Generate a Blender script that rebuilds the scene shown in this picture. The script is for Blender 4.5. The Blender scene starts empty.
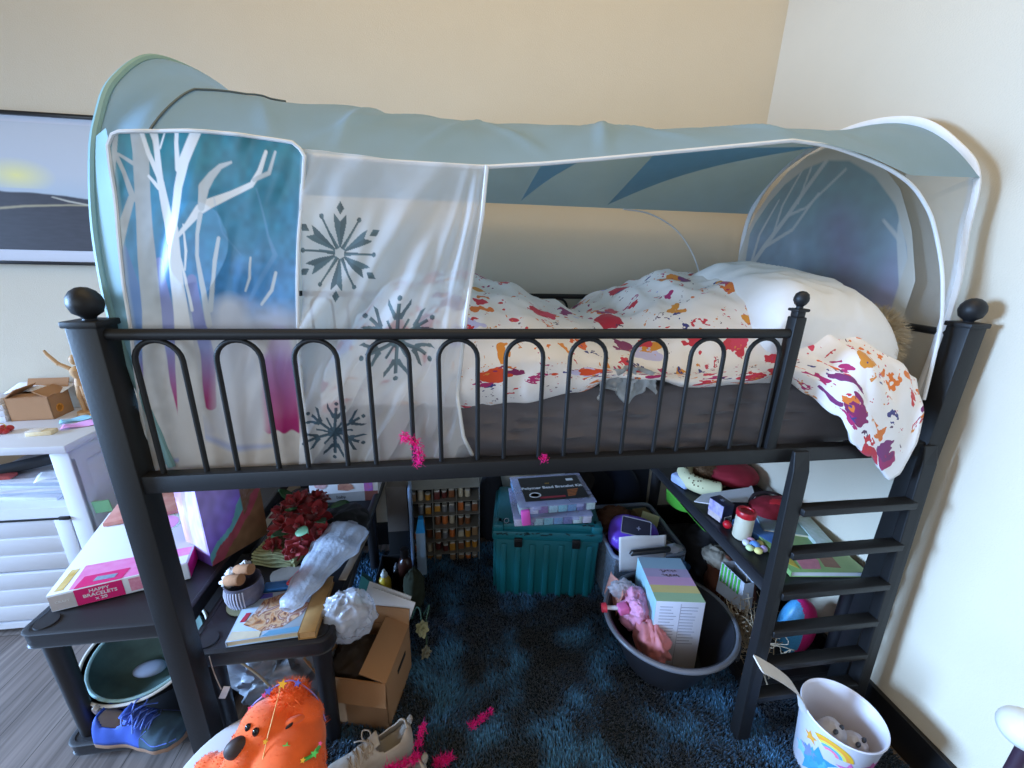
import bpy, bmesh, math, random
import numpy as np
from mathutils import Vector, Matrix, Euler, noise
random.seed(7)
S = bpy.context.scene
COL = S.collection
PI = math.pi

def srgb(h):
    h = h.lstrip('#')
    c = [int(h[i:i+2], 16)/255 for i in (0, 2, 4)]
    return tuple((x/12.92 if x <= .04045 else ((x+.055)/1.055)**2.4) for x in c)

MATS = {}
def mat(name, col, rough=.6, metal=0, var=.12, scale=30, bump=.0, bscale=120, spec=.5, alpha=1, trans=0,
        sheen=0, attr=None, rgb2=None, coat=0, transl=0, emit=0):
    """principled material with a little procedural colour variation and bump"""
    if name in MATS: return MATS[name]
    m = bpy.data.materials.new(name); m.use_nodes = True
    nt = m.node_tree; N = nt.nodes; L = nt.links
    b = N['Principled BSDF']; out = N['Material Output']
    if isinstance(col, str): col = srgb(col)
    tc = N.new('ShaderNodeTexCoord')
    nz = N.new('ShaderNodeTexNoise'); nz.inputs['Scale'].default_value = scale; nz.inputs['Detail'].default_value = 3
    L.new(tc.outputs['Object'], nz.inputs['Vector'])
    mix = N.new('ShaderNodeMix'); mix.data_type = 'RGBA'
    L.new(nz.outputs['Fac'], mix.inputs['Factor'])
    if attr:
        a = N.new('ShaderNodeAttribute'); a.attribute_name = attr
        hs = N.new('ShaderNodeHueSaturation'); hs.inputs['Value'].default_value = 1-var
        L.new(a.outputs['Color'], hs.inputs['Color'])
        L.new(hs.outputs['Color'], mix.inputs['A']); L.new(a.outputs['Color'], mix.inputs['B'])
    else:
        c2 = srgb(rgb2) if isinstance(rgb2, str) else (rgb2 or tuple(min(1, c*(1+var)) for c in col))
        c1 = col if rgb2 else tuple(c*(1-var) for c in col)
        mix.inputs['A'].default_value = (*c1, 1); mix.inputs['B'].default_value = (*c2, 1)
    L.new(mix.outputs['Result'], b.inputs['Base Color'])
    b.inputs['Roughness'].default_value = rough; b.inputs['Metallic'].default_value = metal
    b.inputs['Specular IOR Level'].default_value = spec
    b.inputs['Coat Weight'].default_value = coat
    if sheen: b.inputs['Sheen Weight'].default_value = sheen
    if trans: b.inputs['Transmission Weight'].default_value = trans
    if emit:
        b.inputs['Emission Color'].default_value = (*col, 1); b.inputs['Emission Strength'].default_value = emit
    if bump:
        n2 = N.new('ShaderNodeTexNoise'); n2.inputs['Scale'].default_value = bscale; n2.inputs['Detail'].default_value = 4
        L.new(tc.outputs['Object'], n2.inputs['Vector'])
        bp = N.new('ShaderNodeBump'); bp.inputs['Strength'].default_value = bump; bp.inputs['Distance'].default_value = .004
        L.new(n2.outputs['Fac'], bp.inputs['Height']); L.new(bp.outputs['Normal'], b.inputs['Normal'])
    last = b.outputs[0]
    if transl:
        t = N.new('ShaderNodeBsdfTranslucent'); L.new(mix.outputs['Result'], t.inputs['Color'])
        ms = N.new('ShaderNodeMixShader'); ms.inputs[0].default_value = transl
        L.new(last, ms.inputs[1]); L.new(t.outputs[0], ms.inputs[2]); last = ms.outputs[0]
    if alpha < 1:
        t = N.new('ShaderNodeBsdfTransparent')
        ms = N.new('ShaderNodeMixShader'); ms.inputs[0].default_value = alpha
        if attr:
            a2 = N.new('ShaderNodeAttribute'); a2.attribute_name = attr
            mx = N.new('ShaderNodeMath'); mx.operation = 'MAXIMUM'; mx.inputs[1].default_value = alpha
            L.new(a2.outputs['Alpha'], mx.inputs[0]); L.new(mx.outputs[0], ms.inputs[0])
        L.new(t.outputs[0], ms.inputs[1]); L.new(last, ms.inputs[2]); last = ms.outputs[0]
    if last != b.outputs[0]: L.new(last, out.inputs['Surface'])
    MATS[name] = m
    return m

class MB:
    """collects geometry for ONE mesh object"""
    def __init__(s): s.v = []; s.f = []; s.mi = []; s.cur = 0; s.c = None
    def add(s, v, f, M=None):
        o = len(s.v)
        if M is not None: v = [M @ Vector(p) for p in v]
        s.v += [tuple(p) for p in v]; s.f += [tuple(i+o for i in q) for q in f]; s.mi += [s.cur]*len(f)
        return s
    def bm(s, b, M=None):
        b.verts.index_update()
        return s.add([v.co.copy() for v in b.verts], [[v.index for v in f.verts] for f in b.faces], M)
    def box(s, c, d, rot=(0, 0, 0), bev=0, seg=2, taper=1, M=None):
        b = bmesh.new(); bmesh.ops.create_cube(b, size=1)
        for v in b.verts:
            t = taper if v.co.z < 0 else 1
            v.co = Vector((v.co.x*d[0]*t, v.co.y*d[1]*t, v.co.z*d[2]))
        if bev: bmesh.ops.bevel(b, geom=b.edges[:], offset=bev, segments=seg, profile=.5, affect='EDGES')
        X = Matrix.Translation(c) @ Euler(rot).to_matrix().to_4x4()
        s.bm(b, (M @ X) if M is not None else X); b.free(); return s
    def b2(s, a, b, bev=0, **k):
        c = [(a[i]+b[i])/2 for i in range(3)]; d = [abs(b[i]-a[i]) for i in range(3)]
        return s.box(c, d, bev=bev, **k)
    def sph(s, c, r, sc=(1, 1, 1), rot=(0, 0, 0), n=24, m=14):
        b = bmesh.new(); bmesh.ops.create_uvsphere(b, u_segments=n, v_segments=m, radius=r)
        s.bm(b, Matrix.Translation(c) @ Euler(rot).to_matrix().to_4x4() @ Matrix.Diagonal((*sc, 1))); b.free(); return s
    def tube(s, P, r, n=8, closed=False, cap=True, flat=None):
        P = [Vector(p) for p in P]; k = len(P)
        R = r if isinstance(r, (list, tuple)) else [r]*k
        T = []
        for i in range(k):
            if closed: t = P[(i+1) % k]-P[i-1]
            else: t = P[min(i+1, k-1)]-P[max(i-1, 0)]
            T.append(t.normalized() if t.length > 1e-9 else Vector((0, 0, 1)))
        a = Vector((0, 0, 1)) if abs(T[0].z) < .9 else Vector((1, 0, 0))
        N = (a-T[0]*a.dot(T[0])).normalized(); vs = []
        for i in range(k):
            N = (N-T[i]*N.dot(T[i])); N = N.normalized() if N.length > 1e-6 else T[i].orthogonal().normalized()
            B = T[i].cross(N)
            for j in range(n):
                q = 2*PI*j/n
                vs.append(P[i]+(N*math.cos(q)*(flat or 1)+B*math.sin(q))*R[i])
        fs = []
        for i in range(k if closed else k-1):
            i2 = (i+1) % k
            for j in range(n):
                j2 = (j+1) % n
                fs.append((i*n+j, i*n+j2, i2*n+j2, i2*n+j))
        if cap and not closed:
            fs.append(tuple(range(n))[::-1]); fs.append(tuple((k-1)*n+j for j in range(n)))
        return s.add(vs, fs)
    def cyl(s, a, b, r0, r1=None, n=20): return s.tube([a, b], [r0, r0 if r1 is None else r1], n)
    def lathe(s, prof, c=(0, 0, 0), n=32, M=None, sx=1, sy=1, close=False):
        vs = []; fs = []
        for r, z in prof:
            for j in range(n):
                q = 2*PI*j/n; vs.append((c[0]+r*math.cos(q)*sx, c[1]+r*math.sin(q)*sy, c[2]+z))
        for i in range(len(prof)-1):
            for j in range(n):
                j2 = (j+1) % n; fs.append((i*n+j, i*n+j2, (i+1)*n+j2, (i+1)*n+j))
        if prof[0][0] > 1e-5: fs.append(tuple(range(n))[::-1])
        if prof[-1][0] > 1e-5: fs.append(tuple((len(prof)-1)*n+j for j in range(n)))
        return s.add(vs, fs, M)
    def grid(s, fn, nu, nv, closeu=False):
        vs = [fn(i/(nu if closeu else nu-1), j/(nv-1)) for i in range(nu) for j in range(nv)]
        fs = []
        for i in range(nu if closeu else nu-1):
            i2 = (i+1) % nu
            for j in range(nv-1): fs.append((i*nv+j, i2*nv+j, i2*nv+j+1, i*nv+j+1))
        return s.add(vs, fs)
    def prism(s, poly, z0, z1, M=None):
        n = len(poly)
        vs = [(p[0], p[1], z0) for p in poly]+[(p[0], p[1], z1) for p in poly]
        fs = [tuple(range(n))[::-1], tuple(range(n, 2*n))]+[(i, (i+1) % n, n+(i+1) % n, n+i) for i in range(n)]
        return s.add(vs, fs, M)
    def text(s, txt, size, M, depth=.0004, align='CENTER', bold=0):
        cu = bpy.data.curves.new('t', 'FONT'); cu.body = txt; cu.size = size; cu.align_x = align; cu.align_y = 'CENTER'
        cu.extrude = depth; cu.offset = bold; cu.resolution_u = 3
        o = bpy.data.objects.new('t', cu); COL.objects.link(o)
        dg = bpy.context.evaluated_depsgraph_get(); me = o.evaluated_get(dg).to_mesh()
        s.add([v.co.copy() for v in me.vertices], [tuple(p.vertices) for p in me.polygons], M)
        o.to_mesh_clear(); bpy.data.objects.remove(o); bpy.data.curves.remove(cu)
        return s

ROOTM = {}
def setp(o, label=None, cat=None, group=None, kind=None):
    if label: o['label'] = label
    if cat: o['category'] = cat
    if group: o['group'] = group
    if kind: o['kind'] = kind
    return o
def thing(name, label, cat, loc=(0, 0, 0), rz=0, group=None):
    o = bpy.data.objects.new(name, None); COL.objects.link(o); o.empty_display_size = .05
    o.location = loc; o.rotation_euler = (0, 0, rz)
    ROOTM[o.name] = Matrix.Translation(loc) @ Matrix.Rotation(rz, 4, 'Z')
    return setp(o, label, cat, group)
def obj(name, mb, m=None, parent=None, world=True, smooth=True, sub=0, solid=0, ang=40):
    """link the collected geometry as one mesh object; world=True: coordinates are world ones"""
    me = bpy.data.meshes.new(name); v = mb.v
    root = parent
    while root is not None and root.parent is not None: root = root.parent
    base = Matrix.Identity(4)
    if root is not None:
        base = ROOTM.get(root.name, Matrix.Identity(4))
        if world:
            I = base.inverted(); v = [tuple(I @ Vector(p)) for p in v]
    me.from_pydata(v, [], mb.f); me.validate()
    ms = m if isinstance(m, (list, tuple)) else [m]
    for x in ms:
        if x: me.materials.append(x)
    if len(ms) > 1 and len(me.polygons) == len(mb.mi): me.polygons.foreach_set('material_index', mb.mi)
    b = bmesh.new(); b.from_mesh(me); bmesh.ops.recalc_face_normals(b, faces=b.faces[:]); b.to_mesh(me); b.free()
    if smooth:
        me.shade_smooth(); me.set_sharp_from_angle(angle=math.radians(ang))
    if mb.c is not None and len(mb.c) == len(me.vertices):
        a = me.color_attributes.new('Print', 'FLOAT_COLOR', 'POINT'); a.data.foreach_set('color', np.asarray(mb.c, dtype=np.float32).ravel())
    o = bpy.data.objects.new(name, me); COL.objects.link(o)
    if parent is not None: o.parent = parent
    if solid:
        q = o.modifiers.new('solid', 'SOLIDIFY'); q.thickness = solid; q.offset = 0
    if sub:
        q = o.modifiers.new('sub', 'SUBSURF'); q.levels = sub; q.render_levels = sub
    return o
def solo(name, mb, m, label, cat, group=None, **k):
    """a thing that is one mesh; its origin moves to its base"""
    o = obj(name, mb, m, None, **k)
    n = len(o.data.vertices); a = np.empty(n*3, np.float32); o.data.vertices.foreach_get('co', a); a = a.reshape(-1, 3)
    c = Vector(((a[:, 0].min()+a[:, 0].max())/2, (a[:, 1].min()+a[:, 1].max())/2, a[:, 2].min()))
    o.data.transform(Matrix.Translation(-c)); o.location = c
    return setp(o, label, cat, group)
def struct(name, mb, m, label=None, **k):
    o = obj(name, mb, m, None, **k); o['kind'] = 'structure'
    if label: o['label'] = label
    return o
def frame(o, x, y):
    """matrix whose x/y axes run along x and y from origin o (for lettering and flat marks)"""
    x = Vector(x).normalized(); y = Vector(y); y = (y-x*y.dot(x)).normalized(); z = x.cross(y)
    M = Matrix.Identity(4)
    for i in range(3): M[i][0] = x[i]; M[i][1] = y[i]; M[i][2] = z[i]; M[i][3] = o[i]
    return M
def smoothpath(P, k=8, closed=False):
    P = [Vector(p) for p in P]; n = len(P); out = []
    for i in range(n if closed else n-1):
        p0 = P[i-1] if (i > 0 or closed) else P[0]; p1 = P[i]; p2 = P[(i+1) % n]
        p3 = P[(i+2) % n] if (closed or i+2 < n) else P[n-1]
        for j in range(k):
            t = j/k
            out.append(.5*((2*p1)+(p2-p0)*t+(2*p0-5*p1+4*p2-p3)*t*t+(3*p1-p0-3*p2+p3)*t**3))
    if not closed: out.append(P[-1])
    return out
def nz(x, y, z, s=1): return noise.noise(Vector((x*s, y*s, z*s)))
def crumple(c, r, sc=(1, 1, 1), n=40, m=26, amp=.35, fs=2.2, seed=0, rot=(0, 0, 0), flat=None):
    """a crumpled bag or cloth lump"""
    mb = MB(); R = Euler(rot).to_matrix()
    def fn(u, v):
        a = 2*PI*u; b = PI*(v-.5)
        d = Vector((math.cos(a)*math.cos(b), math.sin(a)*math.cos(b), math.sin(b)))
        h = 1+amp*(abs(noise.noise(d*fs+Vector((seed, 0, 0))))*1.6-.4)+amp*.5*(1-2*abs(noise.noise(d*fs*2.3+Vector((0, seed, 3)))))
        p = R @ Vector((d.x*sc[0], d.y*sc[1], d.z*sc[2]))*(r*h)
        if flat is not None: p.z = max(p.z, flat-c[2])
        return Vector(c)+p
    mb.grid(fn, n, m, closeu=True); return mb
def fur(P, Nrm, ln, w, seed=0, jitter=.5):
    """short tapered hair blades rooted on points P with normals Nrm"""
    rnd = random.Random(seed); mb = MB(); vs = []; fs = []
    for p, n in zip(P, Nrm):
        n = Vector(n); d = (n+Vector((rnd.uniform(-1, 1), rnd.uniform(-1, 1), rnd.uniform(-1, 1)))*jitter).normalized()
        t = d.orthogonal(); t.rotate(Matrix.Rotation(rnd.uniform(0, 6.3), 3, d)); t = t.normalized()*w
        l = ln*rnd.uniform(.6, 1.2); p = Vector(p); o = len(vs)
        vs += [p-t, p+t, p+d*l]; fs.append((o, o+1, o+2))
    return mb.add(vs, fs)
def collage(name, cols, scale=20, rough=.5, distort=1.5):
    """printed picture: hard patches of several colours"""
    if name in MATS: return MATS[name]
    m = bpy.data.materials.new(name); m.use_nodes = True; nt = m.node_tree; N = nt.nodes; L = nt.links; b = N['Principled BSDF']
    tc = N.new('ShaderNodeTexCoord'); n = N.new('ShaderNodeTexNoise'); n.inputs['Scale'].default_value = scale; n.inputs['Detail'].default_value = 4; n.inputs['Distortion'].default_value = distort
    L.new(tc.outputs['Object'], n.inputs['Vector']); cr = N.new('ShaderNodeValToRGB'); e = cr.color_ramp.elements
    while len(e) < len(cols): e.new(.5)
    for i, c in enumerate(cols): e[i].position = .30+.40*i/(len(cols)-1); e[i].color = (*srgb(c), 1)
    L.new(n.outputs['Fac'], cr.inputs[0]); L.new(cr.outputs[0], b.inputs['Base Color']); b.inputs['Roughness'].default_value = rough
    MATS[name] = m; return m
# ---------------------------------------------------------------- the room
XW, YB = 2.045, 1.02
wallm = mat('wall_paint', '#cfc4b1', rough=.85, var=.03, scale=6, bump=.25, bscale=260, spec=.2)
blackpaint = mat('black_paint', '#17171a', rough=.42, var=.12, scale=40, bump=.05, bscale=200)
struct('wall_back', MB().b2((-3.2, YB, 0), (XW+.1, YB+.1, 2.6)), wallm, smooth=False)
struct('wall_right', MB().b2((XW, -2.0, 0), (XW+.1, YB, 2.6)), wallm, smooth=False)
struct('baseboard_right', MB().b2((XW-.018, -2.0, 0), (XW, YB, .125), bev=.004), blackpaint)
struct('baseboard_back', MB().b2((-3.2, YB-.018, 0), (XW-.018, YB, .125), bev=.004), blackpaint)
def floormat():
    m = bpy.data.materials.new('laminate'); m.use_nodes = True; nt = m.node_tree; N = nt.nodes; L = nt.links; b = N['Principled BSDF']
    tc = N.new('ShaderNodeTexCoord'); mp = N.new('ShaderNodeMapping'); mp.inputs['Rotation'].default_value = (0, 0, math.radians(90))
    L.new(tc.outputs['Object'], mp.inputs['Vector'])
    br = N.new('ShaderNodeTexBrick'); br.inputs['Scale'].default_value = 1; br.inputs['Brick Width'].default_value = 1.25; br.inputs['Row Height'].default_value = .14
    br.inputs['Mortar Size'].default_value = .0015; br.inputs['Color1'].default_value = (*srgb('#8d8480'), 1); br.inputs['Color2'].default_value = (*srgb('#776d69'), 1); br.inputs['Mortar'].default_value = (*srgb('#4a4441'), 1)
    L.new(mp.outputs[0], br.inputs['Vector'])
    m2 = N.new('ShaderNodeMapping'); m2.inputs['Scale'].default_value = (60, 2.2, 1); L.new(tc.outputs['Object'], m2.inputs['Vector'])
    nn = N.new('ShaderNodeTexNoise'); nn.inputs['Scale'].default_value = 1; nn.inputs['Detail'].default_value = 5; nn.inputs['Distortion'].default_value = .6; L.new(m2.outputs[0], nn.inputs['Vector'])
    cr = N.new('ShaderNodeValToRGB'); cr.color_ramp.elements[0].position = .3; cr.color_ramp.elements[0].color = (.45, .43, .42, 1); cr.color_ramp.elements[1].position = .7; cr.color_ramp.elements[1].color = (1.15, 1.12, 1.1, 1)
    L.new(nn.outputs['Fac'], cr.inputs[0])
    mx = N.new('ShaderNodeMix'); mx.data_type = 'RGBA'; mx.blend_type = 'MULTIPLY'; mx.inputs['Factor'].default_value = 1
    L.new(br.outputs['Color'], mx.inputs['A']); L.new(cr.outputs[0], mx.inputs['B']); L.new(mx.outputs['Result'], b.inputs['Base Color'])
    b.inputs['Roughness'].default_value = .45
    return m
struct('floor', MB().b2((-3.2, -2.0, -.06), (XW, YB, 0)), floormat(), smooth=False)

# shaggy rug: backing plus pile
def rugmat():
    m = bpy.data.materials.new('rug_pile'); m.use_nodes = True; nt = m.node_tree; N = nt.nodes; L = nt.links; b = N['Principled BSDF']
    a = N.new('ShaderNodeAttribute'); a.attribute_name = 'Print'; L.new(a.outputs['Color'], b.inputs['Base Color'])
    b.inputs['Roughness'].default_value = .55; b.inputs['Sheen Weight'].default_value = .3
    return m
RX0, RX1, RY0, RY1 = .14, 2.0, -.62, .93
rug = thing('rug', 'dark teal blue shaggy rug spread under the loft bed', 'rug', ((RX0+RX1)/2, (RY0+RY1)/2, 0))
obj('backing', MB().b2((RX0, RY0, .0005), (RX1, RY1, .016)), mat('rug_back', '#0d2330', rough=.9), rug, smooth=False)
def pile():
    rnd = random.Random(3); mb = MB(); vs = []; fs = []; cs = []
    n = 190000
    c0 = np.array(srgb('#081d2e')); c1 = np.array(srgb('#3b7aa4'))
    for i in range(n):
        x = rnd.uniform(RX0, RX1); y = rnd.uniform(RY0, RY1)
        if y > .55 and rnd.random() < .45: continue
        k = noise.noise(Vector((x*5.5, y*5.5, 1)))+.6*noise.noise(Vector((x*13, y*13, 4)))
        k = max(0, min(1, .5+k*.95))
        lean = Vector((noise.noise(Vector((x*5, y*5, 9)))*.9, (k-.55)*1.3, 0))
        d = Vector((lean.x+rnd.uniform(-.45, .45), lean.y+rnd.uniform(-.45, .45), 1)).normalized()
        h = rnd.uniform(.013, .022); q = rnd.uniform(0, 6.28); t = Vector((math.cos(q), math.sin(q), 0))*.0017
        p = Vector((x, y, .015)); o = len(vs); m = p+d*h*.6+Vector((0, 0, .003))
        vs += [p-t, p+t, m+t*.9, m-t*.9, p+d*h+lean*.003]
        fs += [(o, o+1, o+2, o+3), (o+3, o+2, o+4)]
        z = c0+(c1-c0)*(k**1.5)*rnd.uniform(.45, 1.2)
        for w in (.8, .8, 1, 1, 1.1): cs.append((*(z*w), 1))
    mb.v = [tuple(v) for v in vs]; mb.f = fs; mb.mi = [0]*len(fs); mb.c = cs
    return mb
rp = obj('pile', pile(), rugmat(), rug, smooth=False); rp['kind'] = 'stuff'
# ---------------------------------------------------------------- loft bed
bedwood = mat('bed_black', '#19191b', rough=.5, var=.15, scale=25, bump=.06, bscale=150, spec=.35)
W = .052; ZT = 1.297; BW = .95
bed = thing('loft_bed', 'black metal loft bed with ball topped posts and hooped guard rail', 'bed', (1.0, BW/2, 0))
for px in (0, 2.0-W):
    for py in (0, BW-W):
        p = obj('post', MB().b2((px, py, 0), (px+W, py+W, ZT), bev=.003), bedwood, bed)
        cx, cy = px+W/2, py+W/2
        obj('post_cap', MB().box((cx, cy, ZT+.003), (W+.008, W+.008, .012), bev=.0025), bedwood, p)
        obj('finial', MB().lathe([(.012, 0), (.010, .006), (.012, .010), (.022, .017), (.0262, .030), (.0265, .036), (.0245, .046), (.018, .056), (.009, .062), (0, .0635)], (cx, cy, ZT+.005), 28), bedwood, p)
# side rails
obj('side_rail', MB().b2((W-.002, .006, .945), (2.0-W+.002, .036, .985), bev=.003), bedwood, bed)
obj('side_rail', MB().b2((W-.002, BW-.036, .945), (2.0-W+.002, BW-.006, .985), bev=.003), bedwood, bed)
for ex in (.008, 2.0-.038):
    obj('end_rail', MB().b2((ex, W-.002, .945), (ex+.03, BW-W+.002, .985), bev=.003), bedwood, bed)
    obj('end_bar', MB().tube([(ex+.015, W-.01, 1.272), (ex+.015, BW-W+.01, 1.272)], .0105, 12), bedwood, bed)
# slats
for i in range(12):
    x = .14+i*.156
    obj('slat', MB().b2((x-.034, .034, .940), (x+.034, BW-.034, .952), bev=.002), bedwood, bed)
def hoop(x, w, y, z0, z1, r=.0052):
    P = [(x-w/2, y, z0), (x-w/2, y, z1-w/2)]
    for i in range(1, 12):
        a = PI-PI*i/12; P.append((x+w/2*math.cos(a), y, z1-w/2+w/2*math.sin(a)))
    P += [(x+w/2, y, z1-w/2), (x+w/2, y, z0)]
    return MB().tube(P, r, 10)
gy = .022
obj('guard_bar', MB().tube([(W-.005, gy, 1.2785), (1.485, gy, 1.2785)], .0112, 16), bedwood, bed)
for i in range(10):
    obj('guard_hoop', hoop(.128+i*.1437, .083, gy, .980, 1.267), bedwood, bed)
gp = obj('guard_post', MB().b2((1.474, gy-.014, .980), (1.502, gy+.014, 1.318), bev=.0025)
         .box((1.488, gy, 1.325), (.022, .022, .016), bev=.003).box((1.488, gy, 1.334), (.032, .032, .007), bev=.0025), bedwood, bed)
obj('finial', MB().lathe([(.008, 0), (.007, .005), (.012, .010), (.0158, .018), (.0160, .024), (.0135, .033), (.007, .0385), (0, .040)], (1.488, gy, 1.337), 24), bedwood, gp)
by = BW-.022
obj('guard_bar', MB().tube([(W-.005, by, 1.272), (2.0-W+.005, by, 1.272)], .0105, 16), bedwood, bed)
for i in range(13):
    obj('guard_hoop', hoop(.171+i*.1393, .083, by, .980, 1.262), bedwood, bed)

# ladder, hooked on the side rail and leaning out a little
lad = thing('ladder', 'black six tread ladder hooked on the right end of the loft bed', 'ladder', (1.75, -.05, 0))
LT, LB = -.004, -.030      # back-face y at the top and at the floor
def stile(x0, x1):
    zt = .985; d = .038
    v = [(x0, LB-d, .026), (x1, LB-d, .026), (x1, LB, .026), (x0, LB, .026), (x0, LT-d*.55, zt-.05), (x1, LT-d*.55-.004, zt-.05),
         (x0, LT-d*.3, zt), (x1, LT-d*.3, zt), (x1, LT, zt), (x0, LT, zt)]
    f = [(0, 3, 2, 1), (0, 1, 5, 4), (4, 5, 7, 6), (6, 7, 8, 9), (2, 3, 9, 8), (0, 4, 6, 9, 3), (1, 2, 8, 7, 5)]
    mb = MB().add(v, f)
    return mb
for a, b in ((1.536, 1.578), (1.918, 1.958)):
    st = obj('stile', stile(a, b), bedwood, lad, smooth=False)
    q = st.modifiers.new('bevel', 'BEVEL'); q.width = .003; q.segments = 2
for z in (.822, .690, .558, .428, .303, .183):
    yy = LT+(LB-LT)*(1-z/.985)
    obj('tread', MB().box((1.748, yy-.019, z), (.342, .036, .020), bev=.0025), bedwood, lad)

# mattress
sheet = mat('grey_sheet', '#625c5f', rough=.9, var=.06, scale=12, bump=.15, bscale=300, sheen=.2)
def mattress():
    mb = MB(); x0, x1, y0, y1, z0, z1 = .058, 1.942, .082, .905, .953, 1.135
    def fn(u, v):
        # ring profile swept: u around the outline, v from the bottom centre over the side to the top centre
        a = 2*PI*u; n = 9.0
        c, s_ = math.cos(a), math.sin(a)
        k = (abs(c)**n+abs(s_)**n)**(-1/n); px, py = c*k, s_*k
        X = (x0+x1)/2; Y = (y0+y1)/2
        if v < .25: t = v/.25; r = t*.985; z = z0
        elif v < .75:
            t = (v-.25)/.5; q = PI*(t-.5); r = .985+.015*math.cos(q); z = (z0+z1)/2+(z1-z0)/2*math.sin(q)*.999
        else: t = (1-v)/.25; r = t*.985; z = z1
        x = X+px*(x1-x0)/2*r; y = Y+py*(y1-y0)/2*r
        if .25 <= v <= .75:
            w = 1.5*(.004*math.sin(x*26+z*150+3*nz(x*5, z*20, 0))+.009*nz(x*7, z*46, 3)+.006*(1-2*abs(nz(x*4+z*9, z*30, 6))))
            y += w*(1 if py > 0 else -1)*math.cos(PI*(t-.5)); z += .003*nz(x*4, y*4, 2)
        return (x, y, z)
    mb.grid(fn, 320, 42, closeu=True); return mb
solo('mattress', mattress(), sheet, 'thick mattress in a dark grey sheet on the loft bed', 'mattress', ang=70)

# floral duvet
def floral():
    m = bpy.data.materials.new('floral_cotton'); m.use_nodes = True; nt = m.node_tree; N = nt.nodes; L = nt.links; b = N['Principled BSDF']
    tc = N.new('ShaderNodeTexCoord'); uv = tc.outputs['UV']
    col = None
    def rgb(h):
        c = N.new('ShaderNodeRGB'); c.outputs[0].default_value = (*srgb(h), 1); return c.outputs[0]
    col = rgb('#eee8e6')
    # each layer: scattered motifs from a voronoi field, edges broken by noise, colour picked per cell
    layers = [(6.5, .31, 2.6, 5, .40, ('#b4aee0', '#c9c4ea', '#8f94d8')), (8.0, .30, 3.2, 0, .60, ('#c2263f', '#a11f63', '#d84a20', '#86215c', '#d0304a')), (8.6, .29, 3.6, 57, .55, ('#d8512a', '#9a1f66', '#c62a42', '#e08a2c', '#7a2a6a')),
              (10.5, .27, 4.2, 21, .62, ('#e0662a', '#c9273c', '#d8902c', '#8e1f66', '#d23b58')), (12.5, .26, 5, 91, .55, ('#cc3346', '#b0286a', '#e07a30')), (17, .24, 8, 43, .60, ('#c92f33', '#e27a2e', '#b32a6b', '#3a3a7e')), (26, .20, 10, 77, .50, ('#c43a4a', '#57324f', '#d98a3a'))]
    for sc, th, dis, off, keep, cols in layers:
        mp = N.new('ShaderNodeMapping'); mp.inputs['Location'].default_value = (off, off*1.7, 0); L.new(uv, mp.inputs['Vector'])
        n1 = N.new('ShaderNodeTexNoise'); n1.inputs['Scale'].default_value = sc*2.6; n1.inputs['Detail'].default_value = 2; L.new(mp.outputs[0], n1.inputs['Vector'])
        sub = N.new('ShaderNodeVectorMath'); sub.operation = 'SUBTRACT'; sub.inputs[1].default_value = (.5, .5, .5); L.new(n1.outputs['Color'], sub.inputs[0])
        mul = N.new('ShaderNodeVectorMath'); mul.operation = 'SCALE'; mul.inputs['Scale'].default_value = dis*.09/sc*2.4; L.new(sub.outputs[0], mul.inputs[0])
        add = N.new('ShaderNodeVectorMath'); L.new(mp.outputs[0], add.inputs[0]); L.new(mul.outputs[0], add.inputs[1])
        vo = N.new('ShaderNodeTexVoronoi'); vo.inputs['Scale'].default_value = sc; vo.inputs['Randomness'].default_value = .9; L.new(add.outputs[0], vo.inputs['Vector'])
        lt = N.new('ShaderNodeMath'); lt.operation = 'LESS_THAN'; lt.inputs[1].default_value = th; L.new(vo.outputs['Distance'], lt.inputs[0])
        sp = N.new('ShaderNodeSeparateColor'); L.new(vo.outputs['Color'], sp.inputs[0])
        kp = N.new('ShaderNodeMath'); kp.operation = 'LESS_THAN'; kp.inputs[1].default_value = keep; L.new(sp.outputs[0], kp.inputs[0])
        mk = N.new('ShaderNodeMath'); mk.operation = 'MULTIPLY'; L.new(lt.outputs[0], mk.inputs[0]); L.new(kp.outputs[0], mk.inputs[1])
        cr = N.new('ShaderNodeValToRGB'); cr.color_ramp.interpolation = 'CONSTANT'
        els = cr.color_ramp.elements
        while len(els) < len(cols): els.new(.5)
        for i, c in enumerate(cols): els[i].position = i/len(cols); els[i].color = (*srgb(c), 1)
        L.new(sp.outputs[1], cr.inputs[0])
        mx = N.new('ShaderNodeMix'); mx.data_type = 'RGBA'; L.new(mk.outputs[0], mx.inputs['Factor']); L.new(col, mx.inputs['A']); L.new(cr.outputs[0], mx.inputs['B']); col = mx.outputs['Result']
    L.new(col, b.inputs['Base Color']); b.inputs['Roughness'].default_value = .75; b.inputs['Sheen Weight'].default_value = .15
    return m
def interp(x, T):
    if x <= T[0][0]: return T[0][1]
    for (a, p), (c, q) in zip(T, T[1:]):
        if x <= c:
            t = (x-a)/(c-a); t = t*t*(3-2*t); return p+(q-p)*t
    return T[-1][1]
X0, X1 = .40, 1.865
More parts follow.
